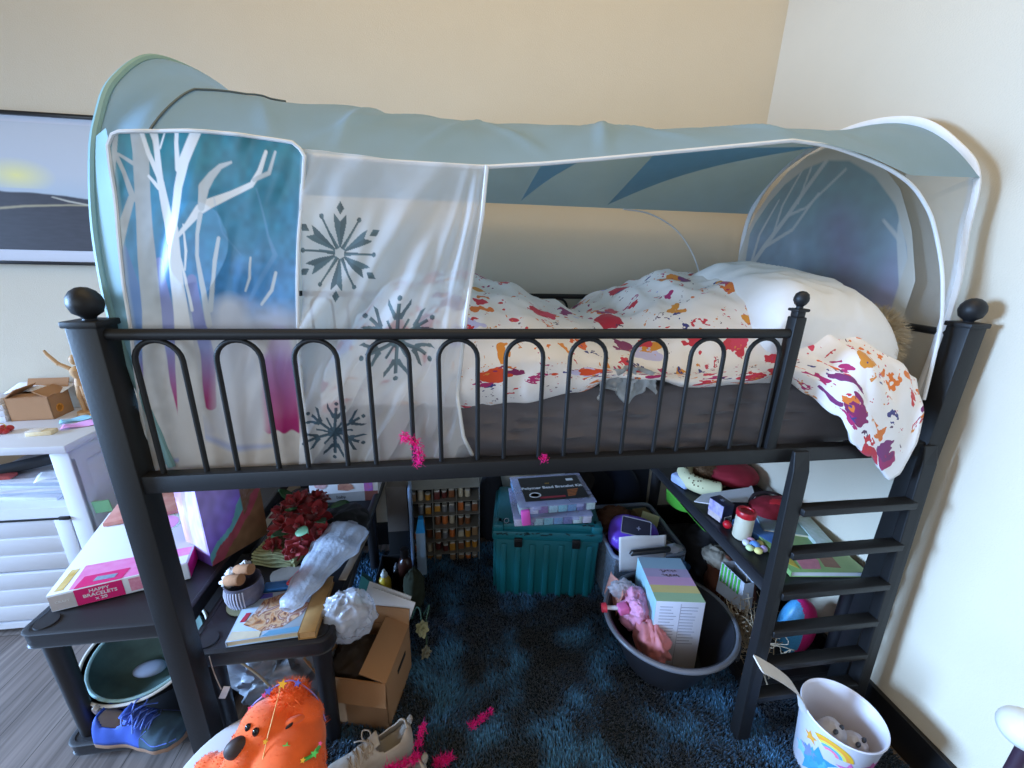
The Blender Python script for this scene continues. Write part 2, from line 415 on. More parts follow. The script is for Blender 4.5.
def duvet():
    mb = MB(); nu, nv = 230, 150; uvs = []
    hem = [(.40, 1.10), (.50, 1.085), (.60, 1.10), (.72, 1.092), (.85, 1.110), (.98, 1.135), (1.08, 1.172), (1.17, 1.165), (1.26, 1.140), (1.38, 1.145), (1.50, 1.150), (1.53, 1.150), (1.58, 1.125), (1.64, 1.07), (1.69, 1.01), (1.74, .965), (1.79, .93), (1.83, .91), (1.85, .925), (1.865, 1.00)]
    top = [(.40, 1.25), (.55, 1.345), (.70, 1.365), (.86, 1.335), (.98, 1.275), (1.10, 1.245), (1.20, 1.262), (1.28, 1.325), (1.38, 1.375), (1.50, 1.375), (1.62, 1.335), (1.72, 1.295), (1.80, 1.25), (1.865, 1.18)]
    back = [(.40, 1.16), (.70, 1.29), (.95, 1.20), (1.1, 1.165), (1.3, 1.27), (1.5, 1.33), (1.7, 1.25), (1.865, 1.15)]
    for i in range(nu):
        x = X0+(X1-X0)*i/(nu-1); zh = interp(x, hem); zt = interp(x, top); zb = interp(x, back)
        e = min(1, (x-X0)/.06, (X1-x)/.05)
        for j in range(nv):
            v = j/(nv-1)
            fl = max(0, min(1, (x-1.54)/.13))                      # how far it spills over the side rail
            yf = .066+.026*max(0, min(1, (.86-x)/.10))-.084*fl
            ze = 1.185+.02*math.sin(x*9)+.02*fl
            bl = -.012*math.sin(PI*min(1, v/.22))*(1+.6*nz(x*5, v*4, 8))
            if v < .22:
                t = v/.22; z = zh+(ze-zh)*t; y = yf+.018*t*t+.02*fl*t+bl
            else:
                t = (v-.22)/.78; y = yf+.018+.02*fl+(.885-yf)*t
                tp = .5-.17*max(0, min(1, (x-1.48)/.12))
                if t < tp: s_ = t/tp; z = ze+(zt-ze)*math.sin(PI/2*s_)**.8
                else: s_ = (t-tp)/(1-tp); z = zt+(zb-zt)*s_*s_*(3-2*s_)
            am = .5+.5*min(1, v*3)
            f1 = nz(x*7+y*2.2, y*6-x*2, z*2); f2 = nz(x*15+y*6, y*11-x*7, 4+z*5); f3 = 1-abs(nz(x*5-y*4+7, y*5+x*2, 2+z*3))*2
            f4 = 1-2*abs(nz(x*11+y*9, y*9-x*6, 11)); up = .016*f1+.010*f2+.014*f3+.008*f4
            if v < .22: y -= (.014*f1+.009*f2+.008*f3+.004*f4)*(.3+t) ; z += .005*f2
            else: z += up*am*(.55+.45*min(1, t*5))
            # fold lines near the front right corner
            if x > 1.5 and v < .5: z += .012*math.sin((x*1.3+v*1.2)*42)*min(1, (x-1.5)/.15)*.6
            if y < .10 and x < 1.50: z = max(z, 1.0)
            z -= (1-max(0, e))*.03
            mb.v.append((x+.006*nz(y*8, z*14, x), y, z)); uvs.append((x, v*1.15))
    for i in range(nu-1):
        for j in range(nv-1):
            mb.f.append((i*nv+j, (i+1)*nv+j, (i+1)*nv+j+1, i*nv+j+1)); mb.mi.append(0)
    return mb, uvs
dmb, duv = duvet()
dv = solo('duvet', dmb, floral(), 'rumpled white duvet with red orange and purple flowers and birds', 'duvet', solid=.012, ang=180)
ul = dv.data.uv_layers.new(name='UVMap')
for lp in dv.data.loops: ul.data[lp.index].uv = duv[lp.vertex_index]

# pillow, fluffy toy and crumpled cloth
linen = mat('white_linen', '#e9e6e4', rough=.85, var=.03, bump=.12, bscale=90)
def pillow(c, d, rot, puff=1, n=60):
    mb = MB(); R = Euler(rot).to_matrix()
    for sgn in (1, -1):
        def fn(u, v):
            a, b = 2*u-1, 2*v-1
            h = ((1-abs(a)**3.2)*(1-abs(b)**3.2))**.42
            q = Vector((a*d[0]/2*(1-.05*(1-abs(b))), b*d[1]/2*(1-.05*(1-abs(a))), sgn*d[2]/2*h*puff))
            q.z += (.012*nz(a*2.5, b*2.5, sgn*3+c[0])+.010*(1-2*abs(nz(a*2.2+b*3, b*2-a, 7))))*h
            return Vector(c)+R @ q
        mb.grid(fn, n, n)
    return mb
solo('pillow', pillow((1.67, .315, 1.27), (.40, .50, .28), (.16, .16, .04)), linen, 'plump plain white pillow behind the floral duvet at the bed head', 'pillow', ang=180)
furm = mat('beige_fur', '#b9a88c', rough=.9, var=.3, scale=80)
def furball(name, c, r, sc, label, cat, ln=.03, m=furm, n=5000, seed=1, body=None):
    t = thing(name, label, cat, (c[0], c[1], c[2]-r*sc[2]))
    mb = MB().sph(c, r, sc, n=32, m=20); obj('body', mb, m, t, ang=180)
    rnd = random.Random(seed); P = []; Q = []
    for i in range(n):
        d = Vector((rnd.gauss(0, 1), rnd.gauss(0, 1), rnd.gauss(0, 1))).normalized()
        P.append(Vector(c)+Vector((d.x*sc[0], d.y*sc[1], d.z*sc[2]))*r*.98); Q.append((d.x, d.y, d.z-.35))
    f = obj('fur', fur(P, Q, ln, .0012, seed, .45), m, t, smooth=False); f['kind'] = 'stuff'
    return t
furball('fluffy_cushion', (1.872, .165, 1.225), .075, (.50, .95, 1.15), 'fluffy beige fur cushion peeking out behind the white pillow', 'cushion')
pc = mat('printed_cloth', '#c9d3dc', rough=.7, rgb2='#6f6a66', scale=26)
def scrap():
    mb = MB()
    def fn(u, v):
        x = 1.035+.145*u; zt = 1.172+.022*math.sin(u*3)
        z = zt-(.075-.02*math.sin(u*9)-.03*abs(u-.5))*v
        y = .056-.010*math.sin(u*24+v*2)-.006*nz(u*9, v*9, 1)+.004*v
        return (x+.01*nz(v*5, u*5, 3), y, z)
    mb.grid(fn, 50, 20); return mb
solo('crumpled_cloth', scrap(), pc, 'crumpled pale blue and grey cloth poking out under the duvet hem', 'cloth', solid=.003, ang=180)
# ---------------------------------------------------------------- pop-up bed canopy
rooffab = mat('canopy_fabric', '#93b3c6', rough=.42, var=.05, scale=14, bump=.1, bscale=400, transl=.38, spec=.4)
voile = mat('canopy_voile', '#e8e6e8', rough=.7, var=.03, transl=.3, alpha=.42)
pipingw = mat('white_piping', '#dfe0e2', rough=.6, var=.05)
pipingt = mat('teal_piping', '#7ea6ac', rough=.6, var=.08)
can = thing('bed_canopy', 'pale blue pop-up bed canopy with printed front panel and snowflake curtain', 'canopy', (1.0, .5, .985))
FZ = [(0, 1.585), (.06, 1.603), (.11, 1.607), (.27, 1.607), (.43, 1.610), (.6, 1.607), (.76, 1.606), (.88, 1.618), (.99, 1.632), (1.2, 1.660), (1.43, 1.691), (1.524, 1.684), (1.624, 1.668), (1.70, 1.650), (1.75, 1.638), (1.97, 1.646)]
RZ = [(.04, 1.872), (.07, 1.855), (.10, 1.830), (.15, 1.805), (.25, 1.792), (.48, 1.782), (.55, 1.774), (.8, 1.766), (1.0, 1.764), (1.06, 1.770), (1.2, 1.764), (1.45, 1.772), (1.7, 1.798), (1.88, 1.830), (1.97, 1.846)]
def lin(x, T):
    if x <= T[0][0]: return T[0][1]
    for (a, p), (c, q) in zip(T, T[1:]):
        if x <= c: return p+(q-p)*(x-a)/(c-a)
    return T[-1][1]
def sm(x, T, w=.03): return (lin(x-w, T)+2*lin(x, T)+lin(x+w, T))/4
LA = smoothpath([(.085, .050, .985), (.062, .052, 1.15), (.042, .056, 1.29), (.038, .075, 1.45), (.04, .110, 1.585), (.04, .150, 1.665), (.04, .215, 1.747), (.04, .355, 1.838), (.04, .555, 1.876), (.04, .72, 1.87), (.04, .85, 1.80), (.04, .92, 1.66), (.04, .925, 1.55), (.04, .925, 1.3), (.06, .90, .99)], 8)
LAr = [p for p in LA if p.z > 1.58]
def arch(s):
    k = s*(len(LAr)-1); i = min(int(k), len(LAr)-2); return LAr[i].lerp(LAr[i+1], k-i)
def roof_y0(x): return .110-.040*min(1, (x-.04)/.09) if x < .13 else (.07+.03*max(0, (x-1.6)/.37))
def roofpt(x, s):
    y0 = roof_y0(x); f, r = sm(x, FZ, .012), sm(x, RZ, .02); b = 1.632
    y = y0+(.93-y0)*s; base = f+(b-f)*s; h = r-(f+b)/2
    sh = 1-abs(2*s-1)**2.5
    z = base+h*max(0, sh)
    if x < .16:
        q = arch(s); w = (1-(x-.04)/.12)**2; y = y+(q.y-y)*w; z = z+(q.z-z)*w
    e = min(1, s*8, (1-s)*10, (x-.04)*9, (1.97-x)*14+.1)
    wr = .009*nz(x*5+y*3, y*3-x, 1)+.004*nz(x*11-y*7, y*5, 5)
    for x0, sl, a in ((.50, .12, .011), (.30, -.35, .007), (.55, .75, .006), (1.055, .25, .011), (1.10, -.75, .007), (1.40, -.45, .008), (.80, -.5, .007), (.72, .55, .006)):
        d = (x-x0-sl*(s-.2)); wr += a*math.exp(-(d/.016)**2)*max(0, 1-s*1.3)
    return (x, y, z+wr*max(0, e))
obj('roof', MB().grid(lambda u, v: roofpt(.04+1.93*u, v), 240, 60), rooffab, can, ang=180)
# hoops
obj('left_hoop', MB().tube(LA, .0075, 8), pipingt, can)
RA = smoothpath([(1.945, .06, .985), (1.955, .065, 1.10), (1.97, .072, 1.226), (1.975, .082, 1.40), (1.972, .098, 1.52), (1.97, .112, 1.645), (1.97, .170, 1.722), (1.97, .29, 1.812), (1.97, .45, 1.848), (1.97, .62, 1.835), (1.97, .78, 1.78), (1.97, .88, 1.69), (1.97, .93, 1.56), (1.97, .92, 1.3), (1.94, .90, .99)], 8)
obj('right_hoop', MB().tube(RA, .0125, 10, flat=.55), pipingw, can)
# front edge piping and the big front opening curve at the right
fe = [roofpt(x, 0) for x in np.linspace(.44, 1.42, 60)]
fe = [(p[0], p[1]-.002, p[2]-.002) for p in fe]
FC = [(1.43, .070, 1.688), (1.524, .078, 1.684), (1.624, .087, 1.668), (1.70, .088, 1.648), (1.766, .088, 1.62), (1.812, .086, 1.585), (1.85, .08, 1.538), (1.89, .066, 1.448), (1.90, .047, 1.372), (1.905, .03, 1.283), (1.91, .018, 1.104)]
obj('front_piping', MB().tube(fe+smoothpath(FC, 6), .0040, 8), pipingw, can)
BC = smoothpath([(1.40, .925, 1.630), (1.52, .925, 1.615), (1.64, .925, 1.56), (1.73, .925, 1.47), (1.79, .925, 1.36), (1.82, .92, 1.22), (1.82, .91, 1.05)], 6)
obj('back_piping', MB().tube(BC, .003, 8), pipingw, can)
# see-through mesh sheets at the right corner and the ends
FCs = [p for p in smoothpath(FC, 8) if p.x > 1.735]
def cornersheet(u, v):
    k = v*(len(FCs)-1); i = min(int(k), len(FCs)-2); a = FCs[i].lerp(FCs[i+1], k-i)
    if v < .22: t = v/.22; q = Vector((1.74+.23*t, roof_y0(1.74+.23*t), sm(1.74+.23*t, FZ, .012)))
    else:
        t = (v-.22)/.78; z = 1.645-(1.645-1.02)*t
        q = Vector(min(RA, key=lambda p: abs(p.z-z)+(10 if p.y > .5 else 0)))
    return a.lerp(q, u)
obj('corner_mesh', MB().grid(cornersheet, 16, 60), mat('corner_voile', '#dcd7cd', rough=.8, var=.03, transl=.3, alpha=.50), can, ang=180)
RAz = [p for p in RA]
def endsheet(u, v):
    k = v*(len(RA)-1); i = min(int(k), len(RA)-2); a = RA[i].lerp(RA[i+1], k-i)
    c = Vector((a.x, .5, 1.0)); return a.lerp(c, u)
obj('right_end_mesh', MB().grid(endsheet, 4, 80), mat('end_voile', '#dcd7cd', rough=.8, var=.03, transl=.3, alpha=.30), can, ang=180)
def leftsheet(u, v):
    k = v*(len(LA)-1); i = min(int(k), len(LA)-2); a = LA[i].lerp(LA[i+1], k-i)
    c = Vector((a.x+.01, .5, 1.0)); return a.lerp(c, u)
obj('left_end_panel', MB().grid(leftsheet, 8, 90), mat('left_end_fabric', '#a9c6c9', rough=.6, var=.06, transl=.4, alpha=.8), can, ang=180)

# ---- printed front panel (winter trees); colours are the print itself
def rgbs(*h): return [np.array(srgb(x)) for x in h]
def seg_d(X, Y, P):
    d = np.full(X.shape, 1e9)
    for (x0, y0, w0), (x1, y1, w1) in zip(P, P[1:]):
        dx, dy = x1-x0, y1-y0; t = np.clip(((X-x0)*dx+(Y-y0)*dy)/(dx*dx+dy*dy+1e-9), 0, 1)
        q = np.hypot(X-x0-t*dx, Y-y0-t*dy)-(w0+(w1-w0)*t)
        d = np.minimum(d, q)
    return d
def blend(C, col, m):
    C[:] = C*(1-m[..., None])+col*m[..., None]
def npn(X, Y, s, seed=0):
    rs = np.random.RandomState(seed); T = rs.rand(64, 64)
    x, y = X*s, Y*s; xi, yi = np.floor(x).astype(int), np.floor(y).astype(int); fx, fy = x-xi, y-yi
    fx = fx*fx*(3-2*fx); fy = fy*fy*(3-2*fy)
    g = lambda a, b: T[a % 64, b % 64]
    return (g(xi, yi)*(1-fx)+g(xi+1, yi)*fx)*(1-fy)+(g(xi, yi+1)*(1-fx)+g(xi+1, yi+1)*fx)*fy
def front_panel():
    nu, nv = 230, 400; mb = MB()
    U, V = np.meshgrid(np.linspace(0, 1, nu), np.linspace(0, 1, nv), indexing='ij')
    # rounded top corners
    top = .022*(np.clip(1-U/.06, 0, 1)**2+np.clip(1-(1-U)/.06, 0, 1)**2)*np.clip(1-V*4, 0, 1)
    TLx, TRx, BLx, BRx = .110, .430, .040, .368
    Vs = V+top*0
    XL = TLx+(BLx-TLx)*V; XR = TRx+(BRx-TRx)*V+.018*np.sin(V*PI*1.0)*-1
    X = XL+(XR-XL)*U; Z = 1.622-top*.9-(1.622-.968)*V+.010*np.sin(PI*U)*(1-V)
    Y = .052+.006*np.sin(U*7+V*5)*np.sin(PI*U)+.010*(npn(U, V, 5, 1)-.5)+.006*(npn(U*1.5+V, V, 8, 2)-.5)
    Y += -.022*np.exp(-((V-.30)/.12)**2)*np.sin(PI*U)*np.clip(U*3, 0, 1)*.6
    # design coordinates: the cloth laid flat, 190 x 327 units
    px = 108+44*V+U*((303-108)-V*35); py = 140+327*V
    t = np.clip((py-140)/327, 0, 1)
    n1 = npn(px, py, .06, 3); n2 = npn(px, py, .16, 4)
    c = rgbs('#1f7f8a', '#3f8fb5', '#4f8fc4', '#a9b7d8', '#d9d3d2', '#dcd3c8')
    stops = [0, .22, .42, .55, .66, 1]
    C = np.zeros(U.shape+(3,))
    for k in range(3): C[..., k] = np.interp(t+.10*(n1-.5), stops, [q[k] for q in c])
    C *= (.82+.36*n2)[..., None]
    cr = lambda P: [(100+a/4.8, 130+b/4.8, w/4.8) for a, b, w in P]
    soft = lambda d, k=.7: np.clip(.5-d/k, 0, 1)
    # lower stripes between pale trunks
    stripe = lambda P: [(110+a/3.84, 280+b/3.84, w/3.84) for a, b, w in P]
    lil = np.array(srgb('#8f93c4')); mag = np.array(srgb('#b3206f')); blu = np.array(srgb('#5f85bd'))
    trunk = np.array(srgb('#d6cdc6')); white = np.array(srgb('#f4f4f6')); beige = np.array(srgb('#b9bcbd')); snow = np.array(srgb('#dcdce4'))
    blend(C, trunk, np.clip((t-.42)/.12, 0, 1)*.75)
    for P, c0 in (([(40, -160, 30), (95, 0, 34), (115, 120, 30), (140, 300, 24), (170, 500, 12)], blu), ([(190, -120, 20), (215, 40, 32), (240, 180, 30), (255, 320, 24), (292, 550, 14)], lil),
                  ([(330, -60, 20), (350, 80, 24), (375, 220, 26), (380, 330, 24), (385, 430, 20)], lil)):
        d = seg_d(px, py, stripe(P)); g = np.clip((py-330)/55, 0, 1)[..., None]
        blend(C, (c0*(1-g)+mag*g), soft(d, 1.2)*.95)
    d = seg_d(px, py, stripe([(680, 130, 36), (676, 260, 78), (668, 400, 78), (672, 560, 76)])); g = np.clip((py-335)/75, 0, 1)[..., None]
    blend(C, np.array(srgb('#b58fc0'))*(1-g)+mag*g, soft(d, 6)*np.clip((py-300)/45, 0, 1)*np.clip((424-py+2*np.sin(px*.4))/2, 0, 1))
    # pale snow drift and soft shadows in the snow
    d = seg_d(px, py, stripe([(470, 60, 60), (500, 330, 95), (500, 520, 110)])); blend(C, snow, soft(d, 14)*.85)
    d = seg_d(px, py, stripe([(350, 560, 10), (470, 620, 14), (620, 610, 8)])); blend(C, np.array(srgb('#a9b2d6')), soft(d, 5)*.8)
    d = seg_d(px, py, stripe([(215, 665, 8), (300, 660, 11), (350, 650, 6)])); blend(C, np.array(srgb('#9fa5cf')), soft(d, 4)*.8)
    d = seg_d(px, py, stripe([(330, 500, 30), (360, 540, 24)])); blend(C, np.array(srgb('#b4b5c6')), soft(d, 10)*.7)
    # trees
    for P in ([(175, -10, 28), (200, 120, 36), (205, 300, 38), (225, 540, 44), (250, 780, 48), (258, 1000, 54), (285, 1560, 66)], [(95, -10, 16), (75, 110, 16), (50, 210, 14)], [(75, 110, 8), (120, 200, 10), (160, 300, 14)],
              [(150, 300, 16), (110, 400, 24), (85, 540, 18), (105, 780, 22)], [(90, 125, 5), (165, 165, 8)]):
        gg = np.clip((py-285)/50, 0, 1)[..., None]; blend(C, (beige*(1-gg)+trunk*gg)*(.92+.16*n2[..., None]), soft(seg_d(px, py, cr(P)), .8))
    for P in ([(440, 1560, 66), (418, 1050, 50), (398, 790, 38), (385, 640, 34), (368, 430, 26)], [(352, 470, 24), (325, 360, 22), (292, 230, 16), (268, 80, 14), (250, 0, 12)], [(366, 430, 22), (385, 260, 22), (410, 160, 26), (470, 40, 24), (505, 10, 26)],
              [(380, 190, 13), (370, 90, 10), (372, 0, 10)], [(300, 245, 12), (235, 130, 10), (195, 20, 8)], [(285, 262, 9), (235, 215, 6)], [(290, 110, 5), (320, 30, 4)], [(262, 90, 5), (225, 10, 4)],
              [(395, 455, 9), (440, 410, 13), (495, 350, 22), (540, 325, 22), (640, 280, 14), (735, 235, 12), (770, 180, 12), (795, 100, 8)], [(745, 215, 9), (815, 180, 9), (840, 95, 6)],
              [(505, 340, 16), (510, 260, 25), (540, 215, 18), (580, 175, 11), (632, 155, 5)], [(500, 370, 12), (487, 450, 9), (487, 540, 9), (520, 700, 14), (535, 850, 14)], [(592, 465, 9), (575, 560, 11), (568, 640, 9), (545, 780, 12)],
              [(418, 410, 3), (432, 520, 7), (428, 600, 4)], [(400, 530, 3), (430, 640, 7), (455, 780, 8)], [(750, 540, 5), (745, 630, 7), (720, 690, 5)], [(875, 600, 8), (855, 680, 9), (800, 750, 7)]):
        g = white if P[0][0] < 500 and P[0][1] > 300 or P[0][0] < 400 else np.array(srgb('#d3d8dc'))
        gg = np.clip((py-285)/50, 0, 1)[..., None]; blend(C, g*(1-gg)+trunk*gg, soft(seg_d(px, py, cr(P)), .8))
    d = seg_d(px, py, cr([(760, 250, 2), (830, 440, 5), (870, 520, 12), (740, 730, 10)])); blend(C, np.array(srgb('#7fb0dd')), soft(d, 2)*.55)
    d = seg_d(px, py, cr([(560, 300, 2), (610, 440, 3), (700, 530, 2)])); blend(C, np.array(srgb('#7fb0dd')), soft(d, 2)*.3)
    # pale selvedge at the left and right of the cloth
    blend(C, np.array(srgb('#c4ccca')), np.clip(1-U/.035, 0, 1)*.8)
    blend(C, np.array(srgb('#dfe2e4')), np.clip(1-(1-U)/.02, 0, 1)*.7+np.clip(1-V/.02, 0, 1)*.5*0)
    Y = np.maximum(Y, .0415)
    V3 = np.stack([X, Y, Z], -1).reshape(-1, 3)
    idx = np.arange(nu*nv).reshape(nu, nv)
    F = np.stack([idx[:-1, :-1], idx[1:, :-1], idx[1:, 1:], idx[:-1, 1:]], -1).reshape(-1, 4)
    mb.v = [tuple(p) for p in V3]; mb.f = [tuple(q) for q in F.tolist()]; mb.mi = [0]*len(mb.f)
    mb.c = np.concatenate([np.clip(C, 0, 1).reshape(-1, 3), np.ones((nu*nv, 1))], 1)
    edge = [mb.v[i] for i in list(idx[0, ::-8])+list(idx[::8, 0])+list(idx[-1, ::8])+[idx[-1, -1]]]
    return mb, edge, [Vector(mb.v[i]) for i in idx[0, ::8]]
fpm, fedge, fleft = front_panel()
fp = obj('front_panel', fpm, mat('printed_polyester', '#ffffff', rough=.33, var=.04, attr='Print', transl=.22, spec=.55, scale=60), can, ang=180)
obj('panel_piping', MB().tube([(p[0], p[1]-.001, p[2]) for p in fedge], .0033, 6), pipingw, fp)
LAf = [p for p in LA if p.y < .30 and p.z < 1.70]
def zlerp(L_, z):
    L_ = sorted(L_, key=lambda p: p.z); zs = [p.z for p in L_]; return Vector((float(np.interp(z, zs, [p.x for p in L_])), float(np.interp(z, zs, [p.y for p in L_])), z))
def frontleft(u, v):
    z = 1.63-.64*v; a = zlerp(LAf, z); b = zlerp(fleft, z)
    return Vector((a.x, a.y, z)).lerp(Vector((b.x, b.y+.004, z)), u)
obj('side_strip', MB().grid(frontleft, 6, 50), mat('side_strip_fabric', '#8fb3b9', rough=.6, var=.06, transl=.35), can, ang=180)

# ---- snowflake curtain
def flake(px, py, cx, cy, r, arms=6, rot=0, kind=0):
    m = np.zeros(px.shape); X, Y = px-cx, py-cy
    for k in range(arms):
        a = rot+2*PI*k/arms; c, s_ = math.cos(a), math.sin(a); x = X*c+Y*s_; y = -X*s_+Y*c; x, y = x/r, y/r
        if kind == 0:
            q = (x > .12) & (x < .78) & (np.abs(y) < .02+.22*(x-.1)*(1-((x-.45)/.6)**2)) & ~((x > .62) & (np.abs(y) < (x-.62)*.9))
            q |= (np.abs(x-.87)*1.2+np.abs(y)*1.9 < .15)
            x2 = X*math.cos(a+PI/6)+Y*math.sin(a+PI/6); y2 = -X*math.sin(a+PI/6)+Y*math.cos(a+PI/6); x2, y2 = x2/r, y2/r
            q |= (x2 > .1) & (x2 < .75) & (np.abs(y2) < .022+.05*np.clip(.5-x2, 0, 1)) | (np.hypot(x2-.78, y2) < .05)
        else:
            q = (x > 0) & (x < .8) & (np.abs(y) < .045) | (np.hypot(x-.92, y) < .06)
            q |= (x > .45) & (x < .9) & (np.abs(np.abs(y)-(x-.45)*.75) < .05+.25*np.clip(.62-x, 0, .2)) & (np.abs(y) < .28)
            x2 = X*math.cos(a+PI/6)+Y*math.sin(a+PI/6); y2 = -X*math.sin(a+PI/6)+Y*math.cos(a+PI/6); x2, y2 = x2/r, y2/r
            q |= (x2 > 0) & (x2 < .5) & (np.abs(y2) < .03)
            q |= (x*x+y*y < .035)
        m = np.maximum(m, q.astype(float))
    return m
def curtain():
    nu, nv = 300, 460; mb = MB()
    U, V = np.meshgrid(np.linspace(0, 1, nu), np.linspace(0, 1, nv), indexing='ij')
    XL = .422+(.346-.422)*V; XR = np.interp(V, [0, .15, .45, .75, .9, 1], [.765, .755, .722, .700, .712, .735])
    X = XL+(XR-XL)*U
    Zt = np.interp(U, [0, .5, 1], [1.617, 1.606, 1.605]); Z = Zt-(Zt-(.970+.004*np.sin(U*20)))*V
    fo = .5+.5*V
    Y = .056+.010*np.sin((U*1.6+V*1.9)*9+1.5*npn(U, V, 3, 8))*np.clip(.25+V*1.2, 0, 1)+.007*np.sin((U*1.2+V*1.2)*24+3*npn(U, V, 4, 9))*np.clip(.15+V, 0, 1)+.006*(npn(U*1.5, V*1.5, 6, 10)-.5)
    # the cloth gathers into pleats below the right corner
    Y += .012*np.sin((1-U)*26/(.25+V*.9))*np.exp(-((1-U)/(.10+.30*V))**2)*np.clip(V*4, 0, 1)
    Y = np.minimum(Y, .072)
    # keep in front of the bedding near the bottom
    Y -= .012*np.clip((V-.45)/.3, 0, 1)
    Y = np.clip(Y, .040, .08)
    px = 303+10*V+U*(180-22*V); py = 165+297*V
    C = np.tile(np.array(srgb('#f5f5f7')), U.shape+(1,)).astype(float); A = np.zeros(U.shape)
    for cx, cy, r, k, ro, col in ((342, 247, 44, 0, PI/2, '#4d6a74'), (406, 325, 44, 1, PI/2, '#55747e'), (345, 421, 34, 1, .08+PI/2, '#2a5064')):
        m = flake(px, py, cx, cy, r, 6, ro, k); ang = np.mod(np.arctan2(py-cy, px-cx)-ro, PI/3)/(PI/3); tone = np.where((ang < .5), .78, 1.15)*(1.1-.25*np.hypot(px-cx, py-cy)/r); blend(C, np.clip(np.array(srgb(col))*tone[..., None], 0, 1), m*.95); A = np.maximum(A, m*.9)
    rim = np.clip(1-(1-U)/.03, 0, 1)+np.clip(1-V/.012, 0, 1)+np.clip(1-U/.03, 0, 1)*.6; A = np.maximum(A, np.clip(rim, 0, 1)*.8)
    A = np.maximum(A, .22+.38*np.clip(V*1.3-.15, 0, 1)+.10*npn(U, V, 6, 12)*0)
    V3 = np.stack([X, Y, Z], -1).reshape(-1, 3); idx = np.arange(nu*nv).reshape(nu, nv)
    F = np.stack([idx[:-1, :-1], idx[1:, :-1], idx[1:, 1:], idx[:-1, 1:]], -1).reshape(-1, 4)
    mb.v = [tuple(p) for p in V3]; mb.f = [tuple(q) for q in F.tolist()]; mb.mi = [0]*len(mb.f)
    mb.c = np.concatenate([C.reshape(-1, 3), A.reshape(-1, 1)], 1)
    return mb, [mb.v[i] for i in idx[-1, ::6]]
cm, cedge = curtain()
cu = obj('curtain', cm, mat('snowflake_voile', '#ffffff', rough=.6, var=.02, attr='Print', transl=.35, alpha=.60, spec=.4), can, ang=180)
obj('curtain_hem', MB().tube(cedge, .0042, 6), pipingw, cu)

# ---- printed arch panel at the head end
def head_panel():
    nu, nv = 160, 170; mb = MB()
    U, V = np.meshgrid(np.linspace(0, 1, nu), np.linspace(0, 1, nv), indexing='ij')
    Y = .875-.735*U
    prof = np.interp(U, [0, .03, .08, .15, .24, .36, .48, .60, .72, .84, .93, 1], [1.46, 1.55, 1.63, 1.70, 1.755, 1.792, 1.803, 1.785, 1.73, 1.64, 1.53, 1.40])
    Z = prof-(prof-1.08)*V
    X = 1.925+.010*np.sin(U*9+V*4)*.5+.008*(npn(U, V, 5, 21)-.5)-.02*np.sin(PI*U)*0
    # design coordinates: metres on the cloth
    y, z = Y, Z
    n = npn(y, z, 14, 22); n2 = npn(y, z, 40, 23)
    den = np.array(srgb('#6f95b0')); teal = np.array(srgb('#5f8f97')); pur = np.array(srgb('#8b80b8')); pale = np.array(srgb('#d8d8d2'))
    C = np.tile(teal, U.shape+(1,)).astype(float)
    blend(C, den, np.clip((1.62-z)/.10+.4*(n-.5), 0, 1))
    blend(C, np.array(srgb('#557ba6')), np.clip((1.48-z)/.12+.8*(n-.5), 0, 1)*np.clip((y-.42)/.1, 0, 1)*.8)
    blend(C, pur, np.clip((1.52-z)/.25+.5*(n-.5), 0, 1)*np.clip((.52-y)/.2, 0, 1))
    blend(C, np.array(srgb('#6c5c98')), np.clip(1-np.abs(y-(.36+.35*(z-1.4)))/.10, 0, 1)*np.clip((1.66-z)/.1, 0, 1)*.75)
    blend(C, np.array(srgb('#a9c0d6')), np.clip(1-np.abs(y-.56-.2*(z-1.4))/.05, 0, 1)*np.clip((1.6-z)/.1, 0, 1)*.45)
    C *= (.85+.3*n2)[..., None]
    def br(P, col=pale, k=.003): blend(C, np.asarray(col), np.clip(.5-seg_d(y, z, P)/k, 0, 1)*.9)
    for P in ([(.84, 1.36, .012), (.74, 1.49, .012), (.64, 1.60, .010), (.52, 1.76, .008)], [(.74, 1.49, .008), (.60, 1.55, .006), (.52, 1.66, .004)], [(.70, 1.53, .006), (.68, 1.64, .005), (.62, 1.75, .004)],
              [(.80, 1.42, .008), (.78, 1.54, .006), (.71, 1.66, .004)], [(.64, 1.60, .006), (.56, 1.62, .004), (.44, 1.72, .004)], [(.60, 1.64, .005), (.58, 1.75, .004)],
              [(.10, 1.22, .02), (.16, 1.38, .016), (.22, 1.52, .010), (.24, 1.62, .006)], [(.18, 1.42, .008), (.12, 1.50, .006), (.10, 1.56, .004)], [(.21, 1.50, .006), (.28, 1.56, .004)]): br(P)
    C += (np.array(srgb('#c8c8c6'))-C)*.38
    # unprinted border
    d = np.minimum(np.minimum(U*.79, (1-U)*.79)*1.0, (prof-z))
    blend(C, np.array(srgb('#cfc9bd')), np.clip((.045-d)/.006, 0, 1))
    V3 = np.stack([X, Y, Z], -1).reshape(-1, 3); idx = np.arange(nu*nv).reshape(nu, nv)
    F = np.stack([idx[:-1, :-1], idx[1:, :-1], idx[1:, 1:], idx[:-1, 1:]], -1).reshape(-1, 4)
    mb.v = [tuple(p) for p in V3]; mb.f = [tuple(q) for q in F.tolist()]; mb.mi = [0]*len(mb.f)
    mb.c = np.concatenate([np.clip(C, 0, 1).reshape(-1, 3), np.full((nu*nv, 1), .9)], 1)
    return mb
obj('head_panel', head_panel(), mat('head_print', '#ffffff', rough=.6, var=.05, attr='Print', transl=.3, alpha=.8), can, ang=180)
